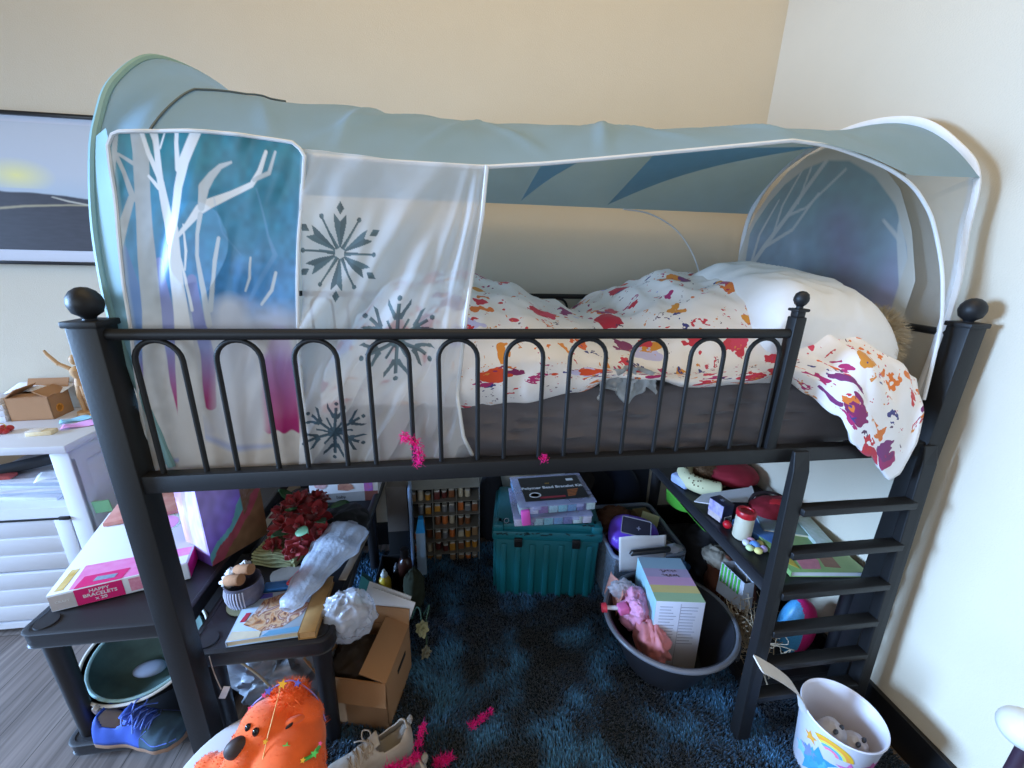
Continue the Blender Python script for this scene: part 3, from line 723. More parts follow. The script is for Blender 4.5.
# gussets hanging under the roof
def gusset(tip, a, b, sag):
    tip, a, b = Vector(tip), Vector(a), Vector(b)
    def fn(u, v):
        p = a.lerp(b, u); q = tip.lerp(p, v); q += Vector((-sag*.6, 0, sag))*math.sin(PI*v)*u*.5; return q
    return MB().grid(fn, 14, 14)
gm = mat('gusset_fabric', '#7fb0cc', rough=.6, var=.06, transl=.4)
obj('gusset', gusset((.965, .90, 1.640), (.955, .40, 1.70), (1.16, .36, 1.735), .03), gm, can, ang=180)
obj('gusset', gusset((1.32, .90, 1.640), (1.28, .40, 1.735), (1.72, .34, 1.75), .05), gm, can, ang=180)
seam = [roofpt(.150+.06*s, s) for s in np.linspace(.0, .22, 20)]+[roofpt(.163+.14*k, .22+.14*k) for k in np.linspace(0, 1, 12)]
obj('roof_seam', MB().tube([(p[0], p[1], p[2]+.003) for p in seam], .0022, 6), mat('grey_seam', '#57646a', rough=.7), can)
# ---------------------------------------------------------------- picture, cabinet and its clutter
blackgloss = mat('black_gloss', '#141316', rough=.3, var=.1)
pic = thing('framed_picture', 'wide black framed landscape photo hung on the back wall left of the canopy', 'picture', (-.93, 1.0, 1.36))
fx0, fx1, fz0, fz1 = -1.36, -.50, 1.360, 1.866
fm = MB()
for a, b in (((fx0, .995, fz0), (fx1, YB, fz0+.012)), ((fx0, .995, fz1-.012), (fx1, YB, fz1)), ((fx0, .995, fz0), (fx0+.012, YB, fz1)), ((fx1-.012, .995, fz0), (fx1, YB, fz1))): fm.b2(a, b, bev=.002)
obj('picture_frame', fm, blackgloss, pic)
obj('mount', MB().b2((fx0+.01, 1.010, fz0+.01), (fx1-.01, 1.016, fz1-.01)), mat('mount_card', '#cfcfd8', rough=.8, var=.02), pic, smooth=False)
def landscape():
    nu, nv = 220, 140; U, V = np.meshgrid(np.linspace(0, 1, nu), np.linspace(0, 1, nv), indexing='ij')
    x0, x1, z0, z1 = -1.325, -.535, 1.412, 1.835
    n = npn(U, V, 9, 31); n2 = npn(U, V*3, 30, 32)
    C = np.zeros(U.shape+(3,)); C[:] = srgb('#c3c8d2')
    blend(C, np.array(srgb('#aebfd0')), np.clip((.62-V)/.25, 0, 1)); blend(C, np.array(srgb('#e4dfa8')), np.clip(1-np.hypot((U-.62)/.16, (V-.60)/.14), 0, 1)*1.3*(V > .5))
    g = np.clip((.47+.03*np.sin(U*5)-.02*(n-.5)-V)/.01, 0, 1); blend(C, np.array(srgb('#3c3b44')), g); C *= (1-.25*g*(n2-.3))[..., None]
    d = seg_d(U, V, [(.35, .30, .010), (.62, .36, .008), (.80, .38, .006), (1, .385, .004)]); blend(C, np.array(srgb('#b8ac8c')), np.clip(.5-d/.01, 0, 1)*.8)
    d = seg_d(U, V, [(.74, .44, .004), (.80, .41, .006), (.88, .385, .005)]); blend(C, np.array(srgb('#d8d2c4')), np.clip(.5-d/.008, 0, 1)*.8)
    blend(C, np.array(srgb('#8d8678')), np.clip(1-np.hypot((U-.95)/.1, (V-.02)/.12), 0, 1))
    mb = MB(); idx = np.arange(nu*nv).reshape(nu, nv); P = np.stack([x0+(x1-x0)*U, np.full(U.shape, 1.009), z0+(z1-z0)*V], -1).reshape(-1, 3)
    mb.v = [tuple(p) for p in P]; mb.f = [tuple(q) for q in np.stack([idx[:-1, :-1], idx[1:, :-1], idx[1:, 1:], idx[:-1, 1:]], -1).reshape(-1, 4).tolist()]; mb.mi = [0]*len(mb.f)
    mb.c = np.concatenate([np.clip(C, 0, 1).reshape(-1, 3), np.ones((nu*nv, 1))], 1); return mb
obj('photo_print', landscape(), mat('photo_paper', '#ffffff', rough=.35, var=.02, attr='Print', coat=.6), pic, smooth=False)

white = mat('white_furniture', '#dadbe2', rough=.45, var=.03, scale=8)
cab = thing('cabinet', 'white cabinet with open paper shelf and grooved plank drawers by the back wall', 'cabinet', (-1.06, .82, 0))
cx0, cx1, cy0, cy1, cz = -1.50, -.625, .63, 1.0, .787
obj('top', MB().b2((cx0-.02, cy0-.015, cz-.028), (cx1+.012, cy1, cz), bev=.003), white, cab)
obj('side_panel', MB().b2((cx1-.018, cy0+.0, .03), (cx1, cy1, cz-.028), bev=.001).b2((cx1, cy0, .03), (cx1+.006, cy0+.055, cz-.028)).b2((cx1, cy1-.055, .03), (cx1+.006, cy1, cz-.028)).b2((cx1, cy0+.055, cz-.085), (cx1+.006, cy1-.055, cz-.028)).b2((cx1, cy0+.055, .03), (cx1+.006, cy1-.055, .10)), white, cab)
obj('side_panel', MB().b2((cx0, cy0, .03), (cx0+.018, cy1, cz-.028), bev=.001), white, cab)
obj('back_panel', MB().b2((cx0+.018, cy1-.01, .03), (cx1-.018, cy1, cz-.028)), mat('raw_board', '#b09a82', rough=.8, var=.1), cab)
obj('front_frame', MB().b2((cx1-.050, cy0-.004, .03), (cx1+.006, cy0+.016, cz-.028), bev=.001).b2((cx0, cy0-.004, .03), (cx0+.05, cy0+.016, cz-.028), bev=.001)
    .b2((cx0+.05, cy0-.002, .505), (cx1-.05, cy0+.016, .545)).b2((cx0+.05, cy0-.002, .03), (cx1-.05, cy0+.016, .055)), white, cab)
obj('shelf', MB().b2((cx0+.018, cy0+.01, .525), (cx1-.018, cy1-.01, .545)), white, cab)
for z0, z1 in ((.285, .498), (.062, .278)):
    d = MB(); x0, x1 = cx0+.055, cx1-.056
    d.b2((x0, cy0+.003, z0), (x1, cy0+.016, z1))
    for a, b in (((x0, z0), (x0+.05, z1)), ((x1-.05, z0), (x1, z1))): d.b2((a[0], cy0-.004, a[1]), (b[0], cy0+.004, b[1]), bev=.0015)
    n = 3; hh = (z1-z0)/n
    for k in range(n): d.b2((x0+.05, cy0-.002, z0+k*hh+.004), (x1-.05, cy0+.004, z0+(k+1)*hh-.003), bev=.003)
    obj('drawer', d, white, cab)
obj('catch_and_gap_shadow', MB().b2((cx1-.085, cy0-.010, .497), (cx1-.052, cy0-.001, .510), bev=.002).b2((cx0+.06, cy0-.006, .4985), (cx1-.085, cy0-.002, .5035)), mat('black_plastic', '#151517', rough=.4), cab)  # black corner catch, plus a thin black strip as the shadow in the drawer gap
# things on the cabinet
paper = mat('paper', '#e6e4e6', rough=.85, var=.03)
brown = mat('cardboard', '#a97c55', rough=.85, var=.08, scale=12, bump=.08)
def flaps_box(t, w, d, h, m, flaps, th=.003, inner=None):
    b = MB(); b.b2((-w/2, -d/2, 0), (w/2, d/2, th))
    b.b2((-w/2, -d/2, 0), (w/2, -d/2+th, h)); b.b2((-w/2, d/2-th, 0), (w/2, d/2, h)); b.b2((-w/2, -d/2, 0), (-w/2+th, d/2, h)); b.b2((w/2-th, -d/2, 0), (w/2, d/2, h))
    obj('body', b, m, t, world=False, smooth=False)
    for side, ang, ln in flaps:
        # ang: 0 = closed inwards, 90 = upright, 180 = outwards, >180 hanging down
        a = math.radians(ang); fb = MB()
        if side in 'LR':
            s = -1 if side == 'L' else 1; o = Vector((s*w/2, 0, h)); ux = Vector((-s*math.cos(a), 0, math.sin(a))); uy = Vector((0, 1, 0)); wd = d
        else:
            s = -1 if side == 'F' else 1; o = Vector((0, s*d/2, h)); ux = Vector((0, -s*math.cos(a), math.sin(a))); uy = Vector((1, 0, 0)); wd = w
        nn = ux.cross(uy).normalized()*th/2; o = o+Vector((0, 0, th*.5))
        c = [o+uy*wd/2, o-uy*wd/2, o-uy*wd/2+ux*ln, o+uy*wd/2+ux*ln]
        fb.add([p+nn for p in c]+[p-nn for p in c], [(0, 1, 2, 3), (7, 6, 5, 4), (0, 4, 5, 1), (1, 5, 6, 2), (2, 6, 7, 3), (3, 7, 4, 0)])
        obj('flap', fb, m, t, world=False, smooth=False)
b1 = thing('cardboard_box', 'small open brown carton with round orange mark on the white cabinet', 'box', (-.915, .915, cz), .08)
flaps_box(b1, .135, .10, .088, brown, [('B', 118, .05), ('F', 8, .04), ('R', 30, .05), ('L', 40, .05)])
mk = MB(); mk.lathe([(.017, 0), (.017, .0006), (.011, .0006), (.011, 0)], n=24, M=frame((.0676, -.01, .035), (0, 1, 0), (0, 0, 1)))
obj('round_mark', mk, mat('orange_ink', '#d88a2c', rough=.7), b1, world=False)
solo('paper_sheet', MB().grid(lambda u, v: (-1.04+.20*u, .93+.07*v, cz+.088+.024*v+.006*math.sin(u*5)+.008*u*(1-v)), 16, 8), paper, 'cream paper sheet lying loose over the small carton on the cabinet', 'paper', solid=.0012)
for k in range(4):
    solo('notepad', MB().box((-1.045-.006*k, .90+.004*k, cz+.011+.0215*k), (.115, .085, .021), (0, 0, .05*(k % 3)-.05), bev=.001), mat('notepad_paper', '#d4d5dc', rough=.85, var=.06, scale=60),
         ['white notepad at the bottom of the small stack left of the carton', 'white notepad second from the bottom of the stack by the carton', 'white notepad second from the top of the stack by the carton', 'white notepad on top of the stack left of the small carton'][k], 'notepad', 'notepads on the cabinet')
r = thing('ornament', 'small red beaded ornament on the front left of the white cabinet', 'ornament', (-.905, .75, cz))
m_ = MB()
for k in range(9): a = k*.7; m_.sph((-.905+.018*math.cos(a)*(k > 0), .75+.014*math.sin(a)*(k > 0), cz+.010+.004*(k % 2)), .011, n=12, m=8)
obj('beads', m_, mat('red_bead', '#b1292a', rough=.3), r)
obj('ring', MB().tube([(-.905+.012*math.cos(q), .75, cz+.026+.010*math.sin(q)) for q in np.linspace(0, 2*PI, 20)], .0015, 6), mat('gold', '#c9a24a', rough=.3, metal=.8), r)
c_ = thing('sweet_box', 'small clear and gold sweet box at the front right corner of the cabinet', 'box', (-.765, .725, cz))
obj('tray', MB().box((-.765, .725, cz+.008), (.075, .035, .016), (0, 0, .12), bev=.003), mat('gold_card', '#d9b777', rough=.4, var=.3, scale=120, rgb2='#f0e4c8'), c_)
obj('lid', MB().box((-.778, .723, cz+.0175), (.045, .034, .003), (0, 0, .12), bev=.001), mat('clear_lid', '#eee6df', rough=.2, alpha=.6), c_)
def sheet(c, d, rz, tilt=0, wave=.003):
    R = Euler((0, tilt, rz)).to_matrix()
    return MB().grid(lambda u, v: Vector(c)+R @ Vector(((u-.5)*d[0], (v-.5)*d[1], .002+wave*(1+math.sin(u*7+v*3)))), 14, 14)
for nm, c, d, rz, h, lb in (('craft_paper', (-.70, .80, cz), (.10, .06), .5, '#dc9ad0', 'pink craft paper strip on the right edge of the cabinet'), ('craft_paper', (-.755, .855, cz), (.09, .05), .6, '#8fc4dc', 'pale blue craft paper strip behind the pink one on the cabinet'), ('craft_paper', (-.70, .90, cz), (.07, .05), .4, '#d8a040', 'orange craft paper scrap at the back right of the cabinet')):
    solo(nm, sheet(c, d, rz), mat('craft_'+h[1:], h, rough=.8, var=.1), lb, 'paper', solid=.0008)
wood = mat('pale_wood', '#c49a6c', rough=.55, var=.15, scale=18)
mn = thing('wooden_figure', 'jointed wooden artist figure with one arm raised behind the bed post', 'figure', (-0.7670, .93, cz))
g_ = MB(); g_.cyl((-0.7670, .93, cz), (-0.7670, .93, cz+.012), .034, n=24); obj('base', g_, wood, mn)
g_ = MB()
for P, rr in (([(-0.7790, .93, cz+.012), (-0.7780, .925, cz+.065)], .008), ([(-0.7550, .93, cz+.012), (-0.7570, .925, cz+.065)], .008)): g_.tube(P, rr, 12)
g_.sph((-0.7780, .925, cz+.07), .010, n=12, m=8).sph((-0.7570, .925, cz+.07), .010, n=12, m=8)
g_.tube([(-0.7780, .925, cz+.075), (-0.7740, .93, cz+.118)], [.010, .012], 12).tube([(-0.7570, .925, cz+.075), (-0.7600, .93, cz+.118)], [.010, .012], 12); obj('legs', g_, wood, mn)
obj('torso', MB().lathe([(.006, 0), (.018, .006), (.016, .022), (.013, .034), (.020, .048), (.022, .066), (.014, .076), (.005, .082)], (-0.7670, .93, cz+.115), 20), wood, mn)
obj('head', MB().sph((-0.7640, .93, cz+.222), .016, (1, 1, 1.3), n=16, m=12), wood, mn)
obj('arm', MB().tube([(-0.7870, .93, cz+.186), (-0.8140, .925, cz+.205), (-0.8220, .925, cz+.208)], [.008, .007, .006], 10).sph((-0.8190, .925, cz+.208), .008, n=12, m=8).tube([(-0.8190, .925, cz+.208), (-0.8440, .922, cz+.246), (-0.8500, .922, cz+.262)], [.007, .006, .004], 10), wood, mn)
obj('arm', MB().tube([(-0.7460, .93, cz+.186), (-0.7270, .925, cz+.150), (-0.7220, .90, cz+.12)], [.008, .007, .005], 10), wood, mn)
# open shelf
for k in range(7):
    solo('magazine', MB().box((-.86+.012*((k*7) % 5-2), .80+.006*((k*3) % 4), .5505+.0115*k), (.30, .215, .011), (0, 0, .07*((k*5) % 4-1.5)), bev=.001), mat(['mag_a', 'mag_b', 'mag_c'][k % 3], ['#c8cbd6', '#b9c0cc', '#d9d8de'][k % 3], rough=.6, var=.15, scale=40),
         'paper magazine lying in the messy pile on the open cabinet shelf', 'magazine', 'magazines on the open cabinet shelf')
solo('note_sheet', sheet((-.745, .72, .634), (.12, .09), .5, -.12), paper, 'loose white note sheet on top of the shelf papers', 'paper', solid=.001)
solo('pencil_case', MB().box((-.875, .76, .655), (.24, .05, .034), (0, -.10, .42), bev=.012, seg=4), mat('slate_cloth', '#3b4048', rough=.7, rgb2='#14151a', scale=9), 'long slate and black pencil case on the open cabinet shelf', 'pencil case')
solo('crayon_box', MB().box((-.93, .70, .638), (.10, .035, .012), (0, 0, .1), bev=.002), mat('red_card', '#b8514c', rough=.6), 'small red crayon box on the papers in the open shelf', 'box')

# ---------------------------------------------------------------- black plastic shelf units
resin = mat('black_resin', '#1d1c20', rough=.48, var=.1, scale=50, bump=.08, bscale=500)
def rrect(x0, x1, y0, y1, r, n=6):
    P = []
    for cx, cy, a0 in ((x1-r, y1-r, 0), (x0+r, y1-r, PI/2), (x0+r, y0+r, PI), (x1-r, y0+r, 1.5*PI)):
        for i in range(n+1): a = a0+PI/2*i/n; P.append((cx+r*math.cos(a), cy+r*math.sin(a)))
    return P
def slab(x0, x1, y0, y1, z, th=.046, r=.035):
    mb = MB(); n = None
    rings = [(0, z-th, 0), (0, z-th+.003, -.002), (0, z-.006, -.001), (0, z-.002, .001), (.003, z, 0), (.012, z, 0), (.014, z-.002, 0)]
    vs = []; fs = []
    for ins, zz, o in rings:
        Q = rrect(x0+ins-o, x1-ins+o, y0+ins-o, y1-ins+o, max(.005, r-ins)); n = len(Q); vs += [(a, b, zz) for a, b in Q]
    for k in range(len(rings)-1):
        for i in range(n): fs.append((k*n+i, k*n+(i+1) % n, (k+1)*n+(i+1) % n, (k+1)*n+i))
    fs.append(tuple((len(rings)-1)*n+i for i in range(n))); fs.append(tuple(range(n))[::-1])
    mb.add(vs, fs); return mb
def unit(label, x0, x1, y0, y1, z, lower=.062, inset=.042, cat='shelf unit'):
    t = thing('plastic_shelf_unit', label, cat, ((x0+x1)/2, (y0+y1)/2, 0))
    obj('top', slab(x0, x1, y0, y1, z), resin, t)
    if lower: obj('lower_shelf', slab(x0, x1, y0, y1, lower, .04), resin, t)
    for x in (x0+.042, x1-inset):
        for y in (y0+.042, y1-.042):
            l = MB().cyl((x, y, lower or .0), (x, y, z-.044), .020, .026, 20)
            if lower: l.cyl((x, y, 0), (x, y, lower-.039), .018, .020, 16)
            obj('leg', l, resin, t)
            if y < (y0+y1)/2:
                obj('corner_plug', MB().cyl((x, y, z-.002), (x, y, z+.0012), .026, .025, 24), resin, t)
    return t
unit('black plastic shelf unit at the far left carrying the board game and gift bag', -.438, -.045, .137, .93, .475)
unit('black plastic shelf unit behind the left bed post with flowers and books on it', -.012, .352, .062, .86, .44, lower=None)
zB = .4408
# board game box
gb = thing('craft_game_box', 'flat white and pink bracelet craft box lying on the far left shelf unit', 'box', (-.26, .25, .4762), math.radians(17))
L0 = Vector((-.407, .208, 0))
gbx = MB(); Rg = Matrix.Translation((-.407, .208, .4762)) @ Matrix.Rotation(math.radians(17), 4, 'Z')
gbx.box((.155, .205, .0275), (.31, .41, .055), bev=.002, M=Rg)
card = mat('white_card', '#dfe3ea', rough=.4, var=.02); pink = mat('pink_print', '#e05aa5', rough=.4, var=.12, scale=40, rgb2='#eaa0cc'); magenta = mat('magenta_print', '#d81f72', rough=.4, var=.05); yel = mat('gold_print', '#c79a2c', rough=.45, rgb2='#e8d9a0', scale=60); grn = mat('green_print', '#8fd0a0', rough=.5); grey = mat('grey_print', '#c2bcc0', rough=.5, var=.1, scale=90)
gbo = obj('box', gbx, card, gb)
def flat(pts, z, m, name, parent, M, th=.0006): return obj(name, MB().prism(pts, z, z+th, M), m, parent, smooth=False)
flat([(.045, .004), (.306, .004), (.306, .085), (.045, .105)], .055, pink, 'printed_band', gbo, Rg)
flat([(.012, .010), (.030, .010), (.034, .098), (.016, .098)], .055, yel, 'printed_strip', gbo, Rg)
flat([(.055, .002), (.158, .002), (.165, .045), (.062, .050)], .0557, magenta, 'printed_panel', gbo, Rg)
flat([(.090, .018), (.138, .014), (.142, .030), (.094, .036)], .0564, mat('steel_print', '#9fb0c0', rough=.4, rgb2='#5f7a94', scale=80), 'jewellery_print', gbo, Rg)
flat([(.20, .004), (.306, .004), (.306, .045), (.205, .045)], .0557, card, 'printed_panel', gbo, Rg)
flat([(.245, .005), (.262, .005), (.256, .085), (.240, .085)], .0564, mat('orange_print', '#d87a3a', rough=.5, rgb2='#f0c9a0', scale=90), 'jewellery_print', gbo, Rg)
Rf = Rg @ frame((0, -.0006, 0), (1, 0, 0), (0, 0, 1))
flat([(.002, .004), (.054, .004), (.054, .050), (.002, .050)], 0, grey, 'side_print', gbo, Rf)
flat([(.055, .002), (.158, .002), (.158, .053), (.055, .053)], 0, magenta, 'side_print', gbo, Rf)
flat([(.172, .008), (.25, .008), (.25, .050), (.172, .050)], 0, mat('pink_scribble', '#e8b3c8', rough=.5, rgb2='#cf5a86', scale=110), 'side_print', gbo, Rf)
tx = MB()
for s_, yy, xx in (('HAPPY', .041, .107), ('BRACELETS', .027, .107), ('x 20', .013, .107)): tx.text(s_, .0145, Rf @ frame((xx, yy, .0008), (1, 0, 0), (0, 1, 0)), .0002, bold=.0003)
tx.text('CRAFT', .010, Rf @ frame((.028, .028, .0008), (1, 0, 0), (0, 1, 0)), .0002)
obj('lettering', tx, card, gbo, smooth=False)
Rr = Rg @ frame((.3106, 0, 0), (0, 1, 0), (0, 0, 1))
for a, b, m in ((.004, .12, magenta), (.13, .22, pink), (.24, .31, mat('floral_scribble', '#cfd6c0', rough=.5, rgb2='#5f9a8a', scale=90))): flat([(a, .003), (b, .003), (b, .052), (a, .052)], 0, m, 'side_print', gbo, Rr)
el = [(.17+.062*math.cos(q), .255+.058*math.sin(q)) for q in np.linspace(0, 2*PI, 40, endpoint=False)]
flat(el, .055, mat('pale_pink', '#e69ad4', rough=.45, var=.08, scale=50), 'oval_print', gbo, Rg)
for k in range(26):
    q = 2*PI*k/26; c, s_ = math.cos(q), math.sin(q); o = Vector((.17+.070*c, .255+.066*s_, 0)); tdir = Vector((-s_, c, 0))*.0055+Vector((c, s_, 0))*.003; w_ = Vector((c, s_, 0))*.0014
    if k == 0: lm = MB()
    lm.prism([tuple((o-tdir-w_).xy), tuple((o+tdir-w_).xy), tuple((o+tdir+w_).xy), tuple((o-tdir+w_).xy)], .055, .0556, Rg)
obj('leaf_border', lm, grn, gbo, smooth=False)
solo('storybook', MB().box((-.40, .615, .5392), (.22, .15, .014), (0, 0, .30), bev=.002), mat('red_cover', '#a8423c', rough=.5, rgb2='#e0b0a0', scale=22), 'thin red storybook at the back of the bracelet craft box', 'book')
solo('green_card', MB().box((-.60, .66, .52), (.06, .004, .05), (.1, 0, .2)), grn, 'small pale green card standing behind the bracelet craft box', 'card')
# gift bag
def giftbag():
    t = thing('gift_bag', 'shiny lilac gift bag with teal and red swirl standing on the far left shelf unit', 'gift bag', (-.06, .43, .4762))
    A, B, Cc, D = Vector((-.175, .410, .4765)), Vector((-.074, .346, .4765)), Vector((.030, .500, .4765)), Vector((-.07, .564, .4765))
    U_ = MB(); cols = []
    hgt = .30; sd = [(A, B), (B, Cc), (Cc, D), (D, A)]
    lil = np.array(srgb('#b59be8')); vio = np.array(srgb('#8a68d6')); teal = np.array(srgb('#6fb5b8')); red = np.array(srgb('#b0505e')); br = np.array(srgb('#8a6448')); wh = np.array(srgb('#e6d8f4'))
    for si, (a, b) in enumerate(sd):
        nu, nv = 40, 50; o = len(U_.v)
        for i in range(nu):
            for j in range(nv):
                u, v = i/(nu-1), j/(nv-1); p = a.lerp(b, u); p = p+Vector((0, 0, hgt*v)); nrm = (b-a).cross(Vector((0, 0, 1))).normalized()
                bow = .006*math.sin(PI*u)*math.sin(PI*v)-(.018*math.sin(PI*u)*v if si in (0, 2) else 0); p = p+nrm*bow
                U_.v.append(tuple(p))
                w = v-.75*u+.25+.08*nz(u*4, v*4, si)
                if si == 1:
                    c = br if w < .10 else red if w < .27 else teal if w < .37 else vio+(lil-vio)*min(1, max(0, (w-.37)*2.2))
                    if w > .2 and u > .62: c = br*.8+wh*.2*abs(nz(u*30, v*30, 2))
                elif si == 0:
                    c = vio*.75 if v < .13 else lil if abs(u-.62) > .28 else wh*.6+lil*.4
                    if u < .22: c = np.array(srgb('#d9a9d8'))
                else: c = vio
                cols.append((*np.clip(c*(.9+.25*nz(u*9, v*9, 5)), 0, 1), 1))
        for i in range(nu-1):
            for j in range(nv-1): U_.f.append((o+i*nv+j, o+(i+1)*nv+j, o+(i+1)*nv+j+1, o+i*nv+j+1)); U_.mi.append(0)
    U_.add([A, B, Cc, D], [(0, 1, 2, 3)]); cols += [(*vio, 1)]*4
    U_.c = cols
    obj('bag', U_, mat('iridescent_paper', '#ffffff', rough=.25, var=.06, attr='Print', spec=.6), t, ang=25)
    for a, b in ((A, B), (D, Cc)):
        p, q = a.lerp(b, .3)+Vector((0, 0, hgt)), a.lerp(b, .7)+Vector((0, 0, hgt)); m = (p+q)/2+Vector((0, 0, .09))
        obj('handle', MB().tube(smoothpath([p, p+Vector((0, 0, .06)), m, q+Vector((0, 0, .06)), q], 6), .0025, 6), mat('lilac_cord', '#b79ad8', rough=.7), t)
giftbag()
# bicycle helmet and blue shoes on the lower shelf
zl = .0625
hel = thing('bicycle_helmet', 'glossy black helmet with pale mint lining upside down on the lower shelf', 'helmet', (-.26, .30, zl))
HC = Vector((-.285, .30, .212)); HR = Euler((.50, -.16, .10)).to_matrix()
def helm(u, v, k=1, zt=.0):
    a = 2*PI*u; b = -PI/2+(PI/2+zt)*v; r = Vector((.180*math.cos(a)*math.cos(b), .140*math.sin(a)*math.cos(b), .115*math.sin(b)))*k
    if k > .97: r *= 1+.03*math.sin(a*6)*(math.cos(b)*(-math.sin(b)))*2
    return HC+HR @ r
obj('shell', MB().grid(lambda u, v: helm(u, v, 1, .12), 48, 20, closeu=True), blackgloss, hel, solid=.004, ang=180)
obj('lining', MB().grid(lambda u, v: helm(u, v, .90, .10), 40, 16, closeu=True), mat('mint_foam', '#6f8f8c', rough=.7, rgb2='#25302f', scale=14), hel, ang=180)
obj('rim', MB().tube([helm(u, 1, 1.0, .12) for u in np.linspace(0, 1, 60, endpoint=False)], .0045, 8, closed=True), mat('pale_trim', '#d8d4cc', rough=.4), hel)
obj('inner_rim', MB().tube([helm(u, .97, .90, .10) for u in np.linspace(.30, .86, 30)], .005, 8), mat('mint_trim', '#a9d2d8', rough=.5), hel)
obj('strap', MB().tube(smoothpath([helm(.12, .95, .9), HC+Vector((.10, .02, .06)), HC+Vector((.055, .05, .085)), helm(.22, .95, .9)], 6), .006, 8, flat=.3), mat('mint_strap', '#9fd0dc', rough=.6), hel)
obj('pad', MB().sph(HC+HR @ Vector((-.03, -.03, -.075)), .03, (1.6, 1, .5), n=18, m=10), mat('grey_pad', '#8f97ac', rough=.8), hel)
def shoe(label, heel, toe, h, m, msole, minner, mlace, w=.085, group=None, name='sneaker', mtoe=None, tongue=True):
    """laced low shoe: sole, upper with open collar, lining, tongue, laces"""
    heel, toe = Vector(heel), Vector(toe); ax = (toe-heel); L = ax.length; ax.normalize(); sd = Vector((-ax.y, ax.x, 0)).normalized(); up = Vector((0, 0, 1))
    t = thing(name, label, 'shoe', tuple((heel+toe)/2), 0, group)
    P = lambda s, q, z: heel+ax*(s*L)+sd*(q*w)+up*z
    wid = [(0, .30), (.06, .40), (.18, .41), (.40, .36), (.62, .44), (.78, .50), (.90, .42), (.97, .26), (1, .10)]
    hgt = [(0, .80), (.06, 1.0), (.16, .86), (.30, .80), (.40, .92), (.50, .84), (.64, .62), (.78, .50), (.90, .40), (.97, .28), (1, .2)]
    zs = .2*h
    so = MB(); N_ = 40
    def solefn(u, v):
        a = 2*PI*u; s = .5-.5*math.cos(a); q = math.copysign(interp(s, wid)*1.06, math.sin(a))
        if abs(math.sin(a)) < 1e-6: q = 0
        q *= min(1, abs(math.sin(a))*3)
        return P(s*1.015-.008, q, [0, zs*.5, zs, zs*1.02][v] if isinstance(v, int) else 0)
    rings = []
    for zz, k in ((0, .93), (zs*.25, 1.04), (zs*.8, 1.05), (zs*1.05, .98)):
        rings.append([P(.5-.5*math.cos(2*PI*i/60)*(.995+.02*k), math.copysign(min(1, abs(math.sin(2*PI*i/60))*2.6), math.sin(2*PI*i/60))*interp(.5-.5*math.cos(2*PI*i/60), wid)*k, zz+.06*h*max(0, (.5-.5*math.cos(2*PI*i/60))-.85)) for i in range(60)])
    vs = [p for r_ in rings for p in r_]; fs = [(k*60+i, k*60+(i+1) % 60, (k+1)*60+(i+1) % 60, (k+1)*60+i) for k in range(3) for i in range(60)]; fs += [tuple(range(60))[::-1], tuple(180+i for i in range(60))]
    so.add(vs, fs); obj('sole', so, msole, t)
    def upper(u, v, k=1.0):
        s = u; a = PI*(1-v); c, s2 = math.cos(a), math.sin(a)
        hh = interp(s, hgt)*h; ww = interp(s, wid)
        q = ww*math.copysign(abs(c)**.6, c)*k*(1-.12*s2); z = zs+(hh-zs)*(abs(s2)**.75)*k
        if s < .02: q *= .9
        p = P(s, q, z); return p
    # the collar is open: leave the top band of the cross-section out near the heel
    mb = MB(); nu, nv = 46, 30
    vs = [upper(i/(nu-1), j/(nv-1)) for i in range(nu) for j in range(nv)]; fs = []
    for i in range(nu-1):
        for j in range(nv-1):
            s, v = (i+.5)/(nu-1), (j+.5)/(nv-1)
            if .05 < s < .40 and abs(v-.5) < .24*math.sin(PI*(s-.05)/.35)**.4: continue
            fs.append((i*nv+j, (i+1)*nv+j, (i+1)*nv+j+1, i*nv+j+1))
    mb.add(vs, fs); ends = [i for i in range(nv)]; mb.f.append(tuple(ends)); mb.mi.append(0)
    if mtoe:
        for k, f in enumerate(mb.f): mb.mi[k] = 1 if sum(mb.v[i][0]*ax.x+mb.v[i][1]*ax.y for i in f)/len(f)-(heel.x*ax.x+heel.y*ax.y) > .60*L else 0
    obj('upper', mb, [m, mtoe] if mtoe else m, t, solid=.004, ang=180)
    obj('lining', MB().grid(lambda u, v: upper(.03+.42*u, v, .90)-up*.35*h*math.sin(PI*v)**2*math.sin(PI*min(1, u*1.25))**.5, 20, 20), minner, t, ang=180)
    if tongue:
        obj('tongue', MB().grid(lambda u, v: P(.34+.30*u, (v-.5)*.42*(1-.3*u), h*(1.06-.42*u)-.06*h*abs(v-.5)), 10, 8), m, t, solid=.006, ang=180)
    tab = [P(.0, 0, h*.90), P(-.02, 0, h*1.0), P(-.028, 0, h*1.08), P(-.012, 0, h*1.12), P(.02, 0, h*1.04)]
    obj('heel_tab', MB().tube(smoothpath(tab, 5), .0075, 8, flat=.35), minner, t)
    ov = MB()
    for sg in (1, -1):
        for s0, s1 in ((.30, .44), (.44, .55), (.56, .64)):
            Q_ = [upper(s0+(s1-s0)*k/8, (.5-sg*(.46-.30*k/8))) for k in range(9)]; ov.tube([q+sd*sg*.001+up*.0012 for q in Q_], .0028, 6, flat=.6)
        ov.tube([upper(.62+.34*k/10, .5-sg*(.30+.10*math.sin(PI*k/10)))+up*.0012 for k in range(11)], .0028, 6, flat=.6)
    obj('overlay', ov, mlace, t)
    la = MB()
